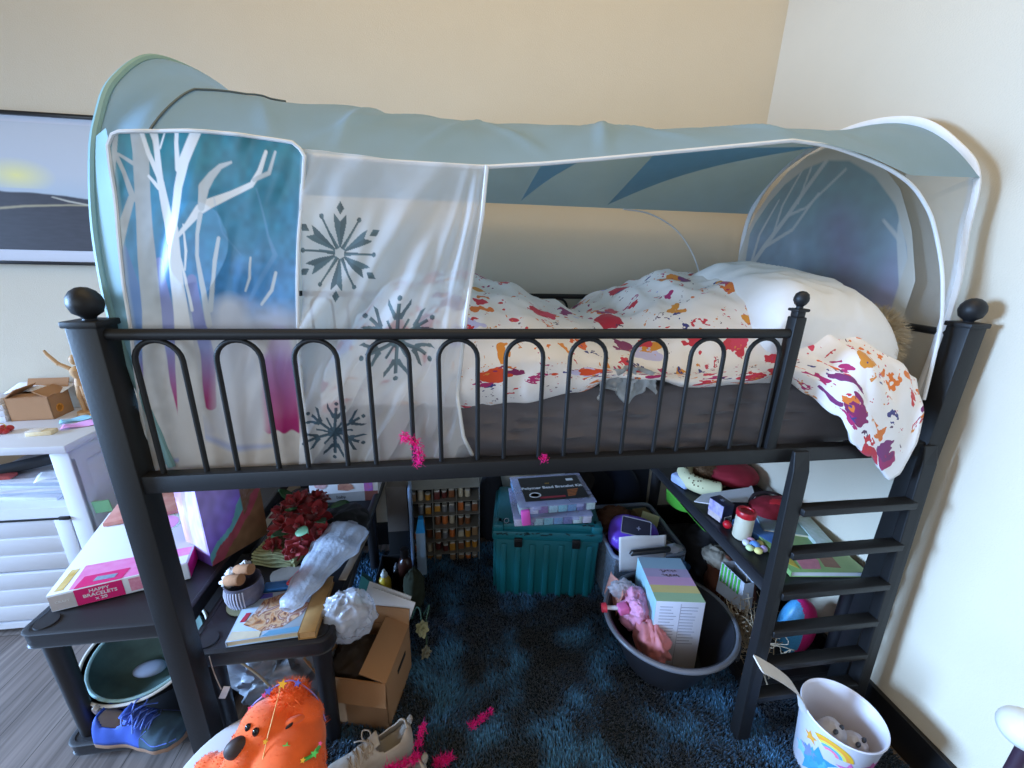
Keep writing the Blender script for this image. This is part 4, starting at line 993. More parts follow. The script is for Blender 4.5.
    for k in range(4):
        s = .42+.065*k; z = interp(s, hgt)*h+.004
        la.tube(smoothpath([P(s, -.26, z-.10*h), P(s+.01, -.1, z+.01*h), P(s+.035, .1, z), P(s+.04, .26, z-.14*h)], 4), .0022, 6)
        la.tube(smoothpath([P(s, .26, z-.10*h), P(s+.01, .1, z+.012*h), P(s+.035, -.1, z), P(s+.04, -.26, z-.14*h)], 4), .0022, 6)
    for sg in (1, -1): la.tube(smoothpath([P(.42, 0, h*.98), P(.40, .22*sg, h*1.10), P(.46, .40*sg, h*1.04), P(.48, .26*sg, h*.94), P(.43, .02*sg, h*.98)], 6), .002, 6)
    for sg in (1, -1): la.tube(smoothpath([P(.43, .03*sg, h*.98), P(.50, .2*sg, h*.98), P(.56, .42*sg, h*.75)], 5), .002, 6)
    obj('laces', la, mlace, t)
    return t
blue = mat('blue_suede', '#2f4fa8', rough=.75, var=.15, scale=40, bump=.1); navy = mat('navy_mesh', '#20304c', rough=.8, rgb2='#3f6070', scale=35); gum = mat('gum_sole', '#8a6a55', rough=.6)
cream = mat('cream_lining', '#b7b2ac', rough=.85)
shoe('blue laced trainer with brown sole on the lower shelf under the helmet', (-.345, .165, zl), (-.105, .125, zl), .095, blue, gum, cream, mat('blue_lace', '#5a78d0', rough=.7), w=.10, mtoe=navy)
# ---------------------------------------------------------------- things on and around the black side unit
tinm = mat('printed_tin', '#34374a', rough=.28, var=.3, scale=60, rgb2='#7d7888')
jar = thing('tin_cup', 'patterned tin cup of corks on the front left of the unit with flowers', 'cup', (.075, .225, zB))
obj('cup', MB().lathe([(.034, .004), (.043, .014), (.0495, .035), (.050, .058), (.0465, .076), (.0475, .082), (.0445, .082), (.0435, .076), (.046, .058), (.034, .012), (0, .012)], (.075, .225, zB), 32), tinm, jar)
obj('foot', MB().lathe([(.040, 0), (.052, .001), (.052, .004), (.038, .007)], (.075, .225, zB), 32), mat('olive_tin', '#8d8a6a', rough=.4), jar)
st = MB()
for k in range(9):
    a = -1.2-.16*k; st.tube([(.075+r_*math.cos(a), .225+r_*math.sin(a), zB+z_) for r_, z_ in ((.0445, .016), (.0497, .035), (.0503, .058), (.0470, .074))], .0018, 5)
obj('stripes', st, mat('pale_print', '#c9c4d0', rough=.4), jar)
cork = mat('cork', '#a57450', rough=.9, var=.22, scale=120, bump=.3, bscale=200)
for c, r, lb in (((.062, .208, zB+.096), (0, 1.28, -.35), 'left cork of the two lying across the tin cup'), ((.078, .236, zB+.106), (0, 1.28, -.35), 'right cork of the two lying across the tin cup')):
    R = Euler(r).to_matrix(); d = R @ Vector((0, 0, .027))
    solo('cork', MB().tube([Vector(c)-d, Vector(c)-d*.93, Vector(c)+d*.93, Vector(c)+d], [.0140, .0155, .0155, .0140], 18), cork, lb, 'cork', 'corks in the tin cup')
foil = mat('white_foil', '#d8d6d8', rough=.25, var=.1)
for c, s_, lb in (((.040, .218, zB+.085), 1, 'crumpled white foil ball at the left rim of the tin cup'), ((.070, .258, zB+.096), 2, 'crumpled white foil ball at the back of the tin cup'), ((.043, .240, zB+.092), 3, 'crumpled white foil ball between the corks and the tin rim')):
    o = crumple(c, .016, n=20, m=14, amp=.4, seed=s_); solo('foil_ball', o, foil, lb, 'foil', 'foil balls in the tin cup', ang=60)
# puzzle books, cards
cov = collage('photo_cover', ('#a07a66', '#6a5a7c', '#c8a890'), 24)
def book(name, c, d, rz, mcov, label, group=None, tilt=0, mpage=None):
    t = thing(name, label, 'book', (c[0], c[1], c[2]), 0, group)
    M = Matrix.Translation(c) @ Euler((0, tilt, rz)).to_matrix().to_4x4()
    obj('pages', MB().box((0, 0, d[2]/2), (d[0]-.006, d[1]-.006, d[2]-.003), M=M), mpage or mat('page_edges', '#cfc3a8', rough=.9, var=.12, scale=90), t)
    obj('cover', MB().box((0, 0, d[2]-.001), (d[0], d[1], .002), bev=.0006, M=M).box((0, 0, .001), (d[0], d[1], .002), bev=.0006, M=M).box((-d[0]/2+.001, 0, d[2]/2), (.002, d[1], d[2]), M=M), mcov, t)
    return t, M
pbm = mat('pale_cover', '#cfcdd6', rough=.4, rgb2='#7fb2d8', scale=5)
t, M = book('activity_book', (.185, .158, zB), (.20, .158, .018), .06, pbm, 'activity book with a photo of puppies on the front of the black unit')
def patch(pts, z, m, name, par): return obj(name, MB().prism(pts, z, z+.0006, M), m, par, smooth=False)
patch([(-.075, -.03), (-.02, -.06), (.03, -.055), (.07, -.02), (.085, .02), (.04, .03), (.045, .06), (0, .07), (-.05, .05), (-.06, .01)], .0182, collage('puppy_print', ('#4a3440', '#c98a5a', '#d8b898', '#8a4a3c', '#e0d0c8', '#6a5a80'), 22), 'cover_photo', t)
patch([(-.09, .055), (-.03, .06), (-.035, .076), (-.095, .076)], .0182, mat('violet_print', '#5a55b0', rough=.5), 'cover_band', t)
patch([(-.098, -.077), (-.02, -.077), (-.02, -.058), (-.096, -.048)], .0182, mat('cream_print', '#d9cfb8', rough=.5, var=.1, scale=60), 'cover_band', t)
patch([(-.015, -.077), (.098, -.077), (.098, -.060), (.0, -.062)], .0182, mat('sky_print', '#6aa6d0', rough=.5), 'cover_band', t)
patch([(-.088, -.02), (-.075, -.02), (-.070, .01), (-.082, .01)], .0184, mat('red_print', '#c03a50', rough=.5), 'cover_dot', t)
br = mat('wooden_puzzle', '#b08a58', rough=.7, var=.25, scale=40)
book('puzzle_book', (.288, .175, zB), (.045, .20, .024), .02, mat('brown_cover', '#8a6a40', rough=.6, rgb2='#b88a50', scale=30), 'narrow brown block of paper beside the puppy activity book', mpage=mat('tan_edges', '#b89060', rough=.9, var=.2, scale=120))
solo('blue_card', MB().box((.165, .262, zB+.0105), (.11, .03, .021), (0, 0, .05), bev=.001), mat('bright_blue', '#3f86d8', rough=.5), 'bright blue card pack behind the puppy activity book', 'card')
def felt():
    P = []
    for i in range(40):
        q = 2*PI*i/40; r = 1+.12*math.sin(q*3+1)+(.08*math.sin(q*17) if 1.0 < q < 2.4 else 0); P.append((.055*r*math.cos(q), .040*r*math.sin(q)))
    return MB().prism(P, 0, .012, Matrix.Translation((.16, .312, zB)) @ Matrix.Rotation(.3, 4, 'Z'))
solo('felt_pad', felt(), mat('grey_felt', '#8d867e', rough=.95, var=.15, scale=60), 'ragged grey felt pad between the tin cup and the plastic wrap', 'felt')
# bamboo mat folded in layers
bm_ = thing('bamboo_mat', 'folded pale green bamboo mat under the red flowers', 'mat', (.105, .41, zB))
bam = mat('bamboo', '#a8a878', rough=.75, var=.3, scale=70, rgb2='#6f7048')
for k in range(4):
    def lay(u, v, k=k):
        x = -.07+.14*u; y = -.055+.11*v+.004*k
        z = .006+.0105*k+.003*math.sin(u*9+k)+.0022*math.cos(v*60)
        q = Matrix.Rotation(-.22, 3, 'Z') @ Vector((x, y, 0)); return (.102+q.x, .415+q.y, zB+z)
    obj('fold', MB().grid(lay, 24, 90), bam, bm_, solid=.006, ang=180)
for sg in range(2):
    P = []
    for i in range(9): a = -PI/2+PI*i/8; P.append(Vector((.07+.011*math.cos(a), -.055, .017+.021*sg+.0105*math.sin(a))))
    Rm = Matrix.Rotation(-.22, 3, 'Z')
    obj('fold', MB().grid(lambda u, v: Vector((.102, .415, zB))+Rm @ (P[int(round(u*8))]+Vector((0, .11*v, 0))), 9, 40), bam, bm_, solid=.006, ang=180)
# bouquet of red cloth flowers
DZ = -.022
fl = thing('flower_bouquet', 'bunch of red cloth flowers with green leaves lying behind the tin cup', 'flowers', (.16, .50, zB+.06))
redp = mat('red_petal', '#8c0c16', rough=.75, var=.35, scale=30, sheen=.3); leafm = mat('green_leaf', '#2f5a34', rough=.6, var=.3, scale=20); leafl = mat('pale_leaf', '#7fb890', rough=.55)
def petal(mb, o, d, n, L, w, curl):
    d = Vector(d).normalized(); n = Vector(n); n = (n-d*n.dot(d)).normalized(); s = d.cross(n)
    ol = len(mb.v); k = 6
    for i in range(k+1):
        t = i/k; ww = w*math.sin(PI*min(1, .12+t*.88))**.7*(1 if t < 1 else .1); p = Vector(o)+d*L*t+n*(curl*t*t*L)
        mb.v += [tuple(p-s*ww+n*.12*L*t), tuple(p-n*.02*L), tuple(p+s*ww+n*.12*L*t)]
    for i in range(k):
        a = ol+i*3; mb.f += [(a, a+1, a+4, a+3), (a+1, a+2, a+5, a+4)]; mb.mi += [0, 0]
def blossom(c, up, r, seed):
    rnd = random.Random(seed); mb = MB(); up = Vector(up).normalized(); t0 = up.orthogonal().normalized()
    for ring, (n, tilt, k) in enumerate(((5, 1.15, .55), (6, .75, .8), (7, .25, 1.0))):
        for i in range(n):
            a = 2*PI*i/n+ring*.5+rnd.uniform(-.2, .2); q = t0.copy(); q.rotate(Matrix.Rotation(a, 3, up))
            d = q*math.cos(tilt)+up*math.sin(tilt); petal(mb, Vector(c)+up*.006*(2-ring), d, up, r*k*rnd.uniform(.85, 1.15), r*.36*k, -.25+.55*(ring == 0)+rnd.uniform(-.15, .15))
    return mb
ups = [((.165, .44, .55), (.1, -.6, .8), .058), ((.11, .47, .545), (-.5, -.4, .8), .055), ((.20, .50, .560), (.3, -.4, .9), .062), ((.13, .54, .578), (-.2, -.3, .9), .060), ((.225, .43, .535), (.6, -.5, .6), .056), ((.085, .53, .55), (-.7, -.2, .7), .055), ((.19, .575, .57), (.1, .1, 1), .055), ((.175, .375, .52), (.1, -.9, .5), .045), ((.095, .415, .51), (-.5, -.8, .4), .042)]
for k, (c, u, r) in enumerate(ups): obj('blossom', blossom((c[0]-.008, c[1], c[2]+DZ), u, r, k), redp, fl, solid=.0008, ang=180)
for k, (o, d) in enumerate((((.14, .43, .53), (-.6, -.5, .2)), ((.12, .50, .56), (.2, -.6, .6)), ((.21, .47, .54), (.5, -.6, .3)), ((.10, .57, .56), (-.6, .2, .5)), ((.24, .53, .55), (.8, .1, .2)))):
    mb = MB(); petal(mb, o, d, (0, 0, 1), .065, .020, -.15); obj('leaf', mb, leafm, fl, solid=.0008, ang=180)
mb = MB(); petal(mb, (.165, .41, .545), (.75, -.45, .1), (0, -.5, 1), .05, .020, -.1); obj('leaf', mb, leafl, fl, solid=.0008, ang=180)['label'] = 'pale green leaf'
obj('stems', MB().tube(smoothpath([(.16, .50, .53), (.17, .56, .50), (.19, .66, .47)]), .008, 8).tube(smoothpath([(.14, .50, .53), (.15, .57, .49), (.165, .67, .462)]), .006, 8), leafm, fl)
# plastic wraps
wrapm = mat('clear_wrap', '#cdd6e6', rough=.22, var=.12, scale=30, alpha=.72, spec=.7, transl=.2, bump=.9, bscale=75)
def wrap():
    a, b = Vector((.215, .150, zB+.030)), Vector((.325, .475, zB+.075)); ax = (b-a); L = ax.length; ax.normalize(); sd = Vector((ax.y, -ax.x, 0)).normalized(); up = sd.cross(ax)
    def fn(u, v):
        s = 2*PI*u; w = interp(v, [(0, .020), (.08, .034), (.35, .050), (.7, .074), (.9, .070), (1, .020)])*(1+.05*math.sin(v*31))
        n = Vector((math.cos(s), math.sin(s), v*5)); h = 1+.16*noise.noise(Vector((n.x*1.2, n.y*1.2, v*2)))+.13*(1-2*abs(noise.noise(Vector((n.x*2.6, n.y*2.6, v*2.2)))))
        c_ = math.cos(s); z = math.sin(s)*.34
        return a+ax*L*v+sd*(c_*w*h)+up*max(-.012, z*w*h*1.2)
    return MB().grid(fn, 54, 70, closeu=True)
solo('plastic_wrap', wrap(), wrapm, 'long crinkled clear plastic wrap lying diagonally over the puppy activity book', 'plastic bag', ang=70)
solo('red_packet', MB().box((.212, .275, zB+.036), (.035, .085, .012), (0, .2, -.35), bev=.004), mat('red_pack', '#cf4a5a', rough=.4, var=.1), 'small red packet tucked under the clear plastic wrap', 'packet')
solo('shiny_bag', crumple((.375, .160, .425), .068, (1.1, .7, 1.05), amp=.26, fs=1.5, seed=11, n=64, m=40), mat('crinkled_clear', '#ccd0dc', rough=.14, var=.08, alpha=.48, spec=1, bump=.8, bscale=90), 'crumpled shiny clear bag hanging at the front right corner of the black unit', 'plastic bag', ang=50)
solo('wooden_ruler', MB().box((.346, .385, zB+.004), (.024, .215, .005), (0, 0, -.14), bev=.001), mat('ruler_wood', '#9a8a7a', rough=.6, var=.1), 'flat pale wooden ruler at the right edge of the black unit', 'ruler')
solo('black_tube', MB().tube([(.352, .50, zB+.014), (.358, .62, zB+.016), (.366, .835, zB+.016)], [.013, .015, .015], 14), mat('black_tube_plastic', '#17181c', rough=.4), 'long black tube lying along the back right edge of the black unit', 'tube')
solo('hair_clip', MB().box((.335, .49, zB+.010), (.022, .03, .012), (0, .2, .4), bev=.003).tube([(.325, .50, zB+.016), (.345, .485, zB+.022)], .003, 6), mat('cream_plastic', '#c2b49c', rough=.5), 'small cream plastic clip at the end of the pale wooden ruler', 'clip')
solo('black_bag', crumple((.275, .53, zB+.035), .095, (.85, 1.15, .42), amp=.22, fs=1.6, seed=5, n=56, m=34, flat=zB+.001), mat('black_nylon', '#121216', rough=.7, var=.2, scale=30), 'black soft bag slumped beside the red cloth flowers', 'bag', ang=180)
pb = thing('product_box', 'white printed carton with blue and red marks behind the black soft bag', 'box', (.24, .77, zB))
pbx = obj('box', MB().box((.235, .775, zB+.065), (.27, .09, .13), bev=.001), mat('white_carton', '#d5cfcf', rough=.5, var=.03), pb)
Mp = frame((.10, .7294, zB), (1, 0, 0), (0, 0, 1))
def pq(x0, x1, z0, z1, m): obj('print', MB().prism([(x0, z0), (x1, z0), (x1, z1), (x0, z1)], 0, .0006, Mp), m, pbx, smooth=False)
pq(.10, .16, .095, .13, mat('deep_blue_print', '#3f78b0', rough=.5)); pq(.215, .25, .045, .115, mat('blue_red_print', '#4a5ca8', rough=.5, rgb2='#c04a5a', scale=70)); pq(.215, .268, .0, .045, mat('brown_print', '#6a3a30', rough=.5))
obj('print', MB().prism([(.045+.025*math.cos(q), .085+.022*math.sin(q)) for q in np.linspace(0, 2*PI, 20, endpoint=False)], 0, .0006, Mp), mat('red_swirl', '#c8505a', rough=.5, rgb2='#e8d8d4', scale=70), pbx, smooth=False)
obj('print', MB().prism([(.11, .055), (.15, .05), (.175, .06), (.165, .08), (.13, .088), (.112, .08)], 0, .0006, Mp), mat('hand_print', '#c89478', rough=.5, rgb2='#8a4a44', scale=60), pbx, smooth=False)
obj('print', MB().prism([(.0, 0), (.215, 0), (.215, .045), (.0, .038)], 0, .0006, Mp), mat('grey_band_print', '#8f8884', rough=.5), pbx, smooth=False)
obj('print', MB().text('baby', .020, Mp @ frame((.12, .022, .0007), (1, 0, 0), (0, 1, 0)), .0002), blackgloss, pbx, smooth=False)
# string tag by the post
tg = thing('string_tag', 'small white tag on a string hanging by the left bed post', 'tag', (.085, .055, .30))
obj('string', MB().tube(smoothpath([(.056, .0575, .435), (.060, .054, .38), (.068, .052, .325)]), .0014, 6), mat('white_string', '#a9a6a0', rough=.8), tg)
obj('tag', MB().box((.074, .052, .312), (.016, .002, .040), (0, .45, .2), bev=.0008), mat('tag_card', '#c9c9cc', rough=.5), tg)
solo('cable', MB().tube(smoothpath([(.085, .10, .36), (.10, .09, .372), (.125, .085, .35), (.15, .09, .30), (.17, .10, .22), (.175, .12, .10), (.17, .16, .03)]), .003, 8), mat('beige_cable', '#9a9078', rough=.6), 'thin beige cable looping down under the front of the black unit', 'cable')
solo('grey_bag', crumple((.155, .205, .20), .125, (1.05, .62, .85), amp=.4, fs=1.7, seed=21, n=64, m=40), mat('grey_film', '#7d8189', rough=.4, var=.15, scale=14, alpha=.9, bump=.3, bscale=30), 'crumpled grey plastic bag under the black unit behind the orange plush dog', 'plastic bag', ang=60)
# cardboard box on the rug
kb = thing('shipping_box', 'brown cardboard box with a half closed flap on the rug under the black unit', 'box', (.395, .225, .0165), -.24)
def kbox():
    # a bit taller than wide
    flaps_box(kb, .215, .205, .195, brown, [('R', 18, .085), ('F', 262, .085), ('B', 100, .06), ('L', 120, .07)], th=.004)
kbox()
solo('brown_cloth', crumple((.372, .225, .175), .088, (.95, .85, .62), amp=.22, seed=91, n=44, m=26), mat('dark_brown_cloth', '#3a2c20', rough=.9, var=.3, scale=20), 'dark brown cloth stuffed into the open brown cardboard box', 'cloth', ang=180)
obj('grip_hole', MB().box((.1079, .02, .130), (.002, .07, .018), bev=.0008), mat('dark_gap', '#1a130e', rough=.9), kb, world=False)
# papers standing behind the box, clutter in the dark
for k, (dx, lb) in enumerate(((0, 'white card sheet standing behind the brown cardboard box, rear one'), (.014, 'white card sheet standing behind the brown cardboard box, front one'))):
    solo('card_sheet', MB().box((.435+dx, .345-.016*k, .245-.012*k), (.155, .003, .17), (-.15, .30, -.25)), paper, lb, 'paper', 'white card sheets behind the box')
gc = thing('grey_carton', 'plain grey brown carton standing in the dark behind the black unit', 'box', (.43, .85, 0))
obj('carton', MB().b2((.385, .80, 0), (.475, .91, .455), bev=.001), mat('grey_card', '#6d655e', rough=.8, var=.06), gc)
obj('lower_half', MB().b2((.384, .799, 0), (.476, .911, .225), bev=.001), mat('lower_half_black', '#0e0e10', rough=.7), gc)  # lower half of the carton, near black
ck = thing('black_crate', 'open black crate of bottles in the dark behind the brown cardboard box', 'crate', (.43, .61, .0165))
kq = MB(); kq.b2((.355, .485, .0165), (.505, .765, .024))
for a, b in (((.355, .485, .0165), (.505, .490, .125)), ((.355, .760, .0165), (.505, .765, .125)), ((.355, .485, .0165), (.360, .765, .125)), ((.500, .485, .0165), (.505, .765, .125))): kq.b2(a, b)
obj('walls', kq, mat('crate_black', '#0e0e11', rough=.6), ck, smooth=False); obj('rim', MB().tube([(.357, .487, .125), (.503, .487, .125), (.503, .763, .125), (.357, .763, .125)], .005, 8, closed=True), mat('crate_black', '#0e0e11'), ck)
def bottle(label, c, r, h, mb_, mc, nozzle=True, group=None):
    t = thing('bottle', label, 'bottle', c, 0, group)
    obj('body', MB().lathe([(r*.9, 0), (r, .006), (r, h*.62), (r*.8, h*.72), (r*.42, h*.78), (r*.42, h*.82)], c, 24), mb_, t)
    obj('cap', MB().lathe([(r*.55, h*.80), (r*.55, h*.86), (r*.35, h*.90), (r*.2, h), (0, h)] if nozzle else [(r*.6, h*.80), (r*.62, h*.83), (r*.62, h*.99), (r*.5, h), (0, h)], c, 20), mc, t)
ym = mat('yellow_glue', '#c9a72c', rough=.4); nat = mat('natural_cap', '#c9ccc8', rough=.4); dkbr = mat('dark_brown', '#3a1f18', rough=.3, var=.2)
bottle('yellow glue bottle with pale nozzle in the dark behind the brown cardboard box', (.388, .62, .025), .026, .15, ym, nat)
bottle('dark brown bottle in the shade right of the yellow glue bottle', (.468, .68, .025), .030, .20, dkbr, mat('dark_cap', '#1d1716', rough=.4), False)
bottle('small black bottle between the yellow glue and the dark brown bottle', (.428, .69, .025), .020, .12, blackgloss, mat('grey_cap', '#55565c', rough=.4), True)
solo('folded_bag', MB().add([(.265, .60, .03), (.345, .585, .03), (.340, .60, .13), (.300, .61, .165), (.265, .64, .03), (.345, .63, .03), (.340, .625, .13), (.300, .632, .165)], [(0, 1, 2, 3), (7, 6, 5, 4), (0, 4, 5, 1), (1, 5, 6, 2), (2, 6, 7, 3), (3, 7, 4, 0)]), mat('dark_teal_film', '#2f5a52', rough=.4, var=.2, scale=20), 'dark teal folded packet left of the yellow glue bottle', 'packet', smooth=False)
solo('olive_pouch', crumple((.515, .56, .115), .07, (.55, .7, 1.3), amp=.25, seed=31, n=30, m=20, flat=.03), mat('olive_cloth', '#2a2f1e', rough=.9, var=.25), 'dark olive cloth pouch at the left edge of the rug', 'pouch', ang=180)
fs_ = thing('faded_flower', 'faded cream cloth flower on thin green stems beside the brown cardboard box', 'flower', (.56, .37, .03))
obj('blossom', blossom((.560, .36, .125), (.3, -.7, .6), .030, 55), mat('cream_petal', '#a8a47c', rough=.8, var=.2), fs_, solid=.0008, ang=180)
obj('blossom', blossom((.572, .32, .060), (.6, -.7, .3), .024, 56), mat('dry_petal', '#7d7864', rough=.8, var=.2), fs_, solid=.0008, ang=180)
obj('stems', MB().tube(smoothpath([(.56, .365, .12), (.55, .42, .15), (.53, .46, .12), (.51, .48, .05)]), .003, 6).tube(smoothpath([(.565, .36, .12), (.585, .42, .165), (.57, .47, .10), (.55, .50, .04)]), .0025, 6).tube(smoothpath([(.572, .325, .06), (.575, .37, .075), (.56, .42, .04)]), .0025, 6), mat('stem_green', '#3f5a44', rough=.7), fs_)
# bead organiser by the back wall with little jars
og = thing('bead_organiser', 'clear drawer organiser full of small craft jars by the back wall', 'organiser', (.64, .85, 0))
ox0, ox1, oy0, oy1, oh = .478, .800, .815, .91, .425
clear = mat('clear_plastic', '#b8c0c8', rough=.15, alpha=.35, spec=.7); smoke = mat('smoke_plastic', '#6d6f72', rough=.3, alpha=.55, spec=.6)
obj('back', MB().b2((ox0, oy1-.004, .0), (ox1, oy1, oh)), mat('organiser_back', '#242528', rough=.6), og, smooth=False)
obj('side', MB().b2((ox0, oy0, 0), (ox0+.004, oy1, oh)), clear, og, smooth=False); obj('side', MB().b2((ox1-.004, oy0, 0), (ox1, oy1, oh)), clear, og, smooth=False)
rows = 6; rh = oh/rows
for k in range(rows+1): obj('shelf', MB().b2((ox0, oy0, k*rh-.0015), (ox1, oy1, k*rh+.0015)), mat('shelf_edge', '#7a766e', rough=.4), og, smooth=False)
for k in range(2): x = ox0+(ox1-ox0)*(k+1)/3; obj('divider', MB().b2((x-.0015, oy0, 0), (x+.0015, oy1, oh)), mat('shelf_edge', '#a8a49c'), og, smooth=False)
rnd = random.Random(12)
jc = [('brown', '#7a4a2c'), ('amber', '#b07a2c'), ('cream', '#b8ac94'), ('dark red', '#5a2420'), ('tan', '#8a6c4c'), ('grey', '#6a6a6c'), ('orange', '#b8622c')]
order = ['bottom', 'second', 'third', 'fourth', 'fifth', 'top']
cnt = {}
for k in range(rows):
    for b in range(3):
        for s_ in range(3):
            if rnd.random() < .16: continue
            nm, hx = jc[rnd.randrange(len(jc))]; x = ox0+(ox1-ox0)*(b+.18+.31*s_)/3; y = oy0+.025+rnd.uniform(0, .02); z = k*rh+.0018; w = .026; h = rnd.uniform(.034, .056)
            lb = f'{nm} craft pot, {["left", "middle", "right"][s_]} in the {["left", "middle", "right"][b]} compartment of the {order[k]} organiser row'
            q = thing('craft_pot', lb, 'pot', (x, y, z), 0, 'craft pots in the bead organiser')
            if rnd.random() < .5:
                obj('pot', MB().box((x, y, z+h*.4), (w, w, h*.8), bev=.002), mat('pot_'+nm.replace(' ', '_'), hx, rough=.5, var=.3, scale=120), q); obj('lid', MB().box((x, y, z+h*.88), (w*.9, w*.9, h*.16), bev=.0015), mat('pot_lid_'+('a' if rnd.random() < .5 else 'b'), '#b8b4ac' if rnd.random() < .5 else '#2a2422', rough=.4), q)
            else:
                obj('pot', MB().lathe([(w*.48, 0), (w*.5, .003), (w*.5, h*.75), (w*.42, h*.8)], (x, y, z), 16), mat('pot_'+nm.replace(' ', '_'), hx, rough=.5, var=.3, scale=120), q); obj('lid', MB().lathe([(w*.46, h*.8), (w*.46, h*.98), (0, h)], (x, y, z), 16), mat('pot_lid_a', '#b8b4ac', rough=.4), q)
fb_ = thing('slim_box', 'slim grey box with bright blue top standing before the bead organiser', 'box', (.535, .745, .03))
obj('box', MB().b2((.513, .735, .03), (.552, .765, .255), bev=.001), mat('pale_blue_card', '#8fa4b8', rough=.5, var=.12, scale=50), fb_)
obj('blue_top', MB().add([(.5128, .7348, .255), (.5522, .7348, .255), (.5522, .7652, .255), (.5128, .7652, .255), (.525, .735, .325), (.546, .735, .325), (.546, .765, .325), (.525, .765, .325)], [(0, 1, 5, 4), (1, 2, 6, 5), (2, 3, 7, 6), (3, 0, 4, 7), (4, 5, 6, 7), (3, 2, 1, 0)]), mat('cyan_card', '#2f9be0', rough=.45), fb_, smooth=False)
solo('blue_board', MB().box((.493, .775, .245), (.012, .10, .47), (0, .0, .05), bev=.002), mat('blue_grey_board', '#7f95b4', rough=.4, var=.1), 'thin blue grey board standing edge on beside the slim blue topped box', 'board')
# teal tote with two bead cases on top
tt = thing('storage_tote', 'dark teal ribbed storage tote with black clasps on the rug', 'tote', (1.088, .715, .010), -.155)
teal = mat('teal_plastic', '#0b5f68', rough=.5, var=.2, scale=6)
tw, td, th_ = .46, .32, .372
tb = MB(); tb.box((0, 0, .15), (tw-.02, td-.02, .30), bev=.012, taper=.95)
for k in range(7): x = -.18+.06*k; tb.box((x, -td/2+.012, .14), (.024, .016, .27), bev=.004)
for sx in (-1, 1):
    for k in range(3): tb.box((sx*(tw/2-.012), -.09+.09*k, .14), (.016, .03, .27), bev=.004)
obj('body', tb, teal, tt, world=False)
lb_ = MB(); lb_.box((0, 0, .318), (tw, td, .045), bev=.010); lb_.box((0, 0, .350), (tw-.03, td-.03, .040), bev=.012)
for sx in (-1, 1): lb_.box((sx*(tw/2-.025), -td/2+.03, .352), (.045, .055, .036), bev=.010)
obj('lid', lb_, teal, tt, world=False)
for x in (-.12, .12): obj('clasp', MB().box((x, -td/2-.004, .292), (.034, .012, .042), bev=.003).box((x, -td/2-.008, .300), (.022, .008, .012), bev=.002), mat('black_clasp', '#141416', rough=.45), tt, world=False)
dk = MB(); R0 = random.Random(4)
for k in range(26):
    x = R0.uniform(-.21, .21); z = R0.uniform(.326, .336); dk.box((x, -td/2-.0003, z), (R0.uniform(.006, .02), .001, R0.uniform(.002, .006)), (0, R0.uniform(-.5, .5), 0))
for k in range(14): dk.box((R0.uniform(-.20, .20), R0.uniform(-.15, -.12), .3704), (R0.uniform(.008, .02), R0.uniform(.003, .008), .001), (0, 0, R0.uniform(-.5, .5)))
obj('wear_marks', dk, mat('dark_scuff', '#0a2a30', rough=.7), tt, world=False, smooth=False)['kind'] = 'stuff'
def beadcase(label, c, w, d, h, rz, seed, cols):
    t = thing('bead_case', label, 'case', c, rz, 'bead cases on the teal tote'); R1 = random.Random(seed)
    obj('tray', MB().box((0, 0, h*.42), (w, d, h*.84), bev=.005), mat('frosted_plastic', '#b9bfe0', rough=.2, alpha=.25, spec=.7), t, world=False)
    nx = 8
    for i in range(nx):
        for j in range(2):
            x = -w/2+w*(i+.5)/nx; y = -d/2+d*(.14+.72*j)
            obj('beads', MB().box((x, y, h*.40), (w/nx-.004, d*.27, h*.74), bev=.002), mat('beads_'+cols[(i*3+j+seed) % len(cols)][1:], cols[(i*3+j+seed) % len(cols)], rough=.5, var=.35, scale=160), t, world=False)
    lid = obj('lid', MB().box((0, 0, h*.90), (w+.006, d+.006, h*.14), bev=.003).box((-w*.28, -d/2-.004, h*.72), (.03, .006, h*.36), bev=.002).box((w*.28, -d/2-.004, h*.72), (.03, .006, h*.36), bev=.002), mat('lilac_clear', '#c4c6ea', rough=.18, alpha=.38, spec=.8), t, world=False)
    return t, lid
bc = ['#a8d0d8', '#d8d4e0', '#5a5a90', '#6fb8c0', '#8a5aa0', '#c8e0d8', '#4f8ab0']
zt_ = .382
beadcase('lower clear bead case lying directly on the teal tote lid', (1.090, .675, zt_), .325, .225, .042, -.03, 1, bc)
t2, lid2 = beadcase('upper clear bead case with black label on top of the other case', (1.105, .700, zt_+.044), .325, .235, .042, .03, 5, bc)
lab = obj('label_card', MB().box((.006, .006, .0425), (.275, .185, .001)), mat('black_label', '#15161c', rough=.5), lid2, world=False, smooth=False)
Ml = Matrix.Translation((.006, .006, .0431))
wt = mat('label_white', '#e4e6ea', rough=.5)
obj('lettering', MB().text('Polymer Bead Bracelet Kit', .0255, Ml @ Matrix.Translation((0, .004, 0)), .0002, bold=.0008), wt, lab, world=False, smooth=False)
obj('lettering', MB().text('DIY', .013, Ml @ Matrix.Translation((-.015, .035, 0)), .0002), mat('label_gold', '#c9a040', rough=.5), lab, world=False, smooth=False)
el = MB()
el.lathe([(.020, 0), (.020, .0005), (.014, .0005), (.014, 0)], n=24, M=Ml @ Matrix.Translation((-.088, -.05, 0)), sx=1.3)
el.box((.10, .062, .0434), (.032, .018, .0006)); obj('badge', el, wt, lab, world=False, smooth=False)
sw = MB()
for k in range(5): sw.box((.09-.004*k, -.02-.011*k, .0434), (.05-.004*k, .006, .0006), (0, 0, .1))
obj('badge', sw, mat('label_orange', '#b86a38', rough=.5), lab, world=False, smooth=False)
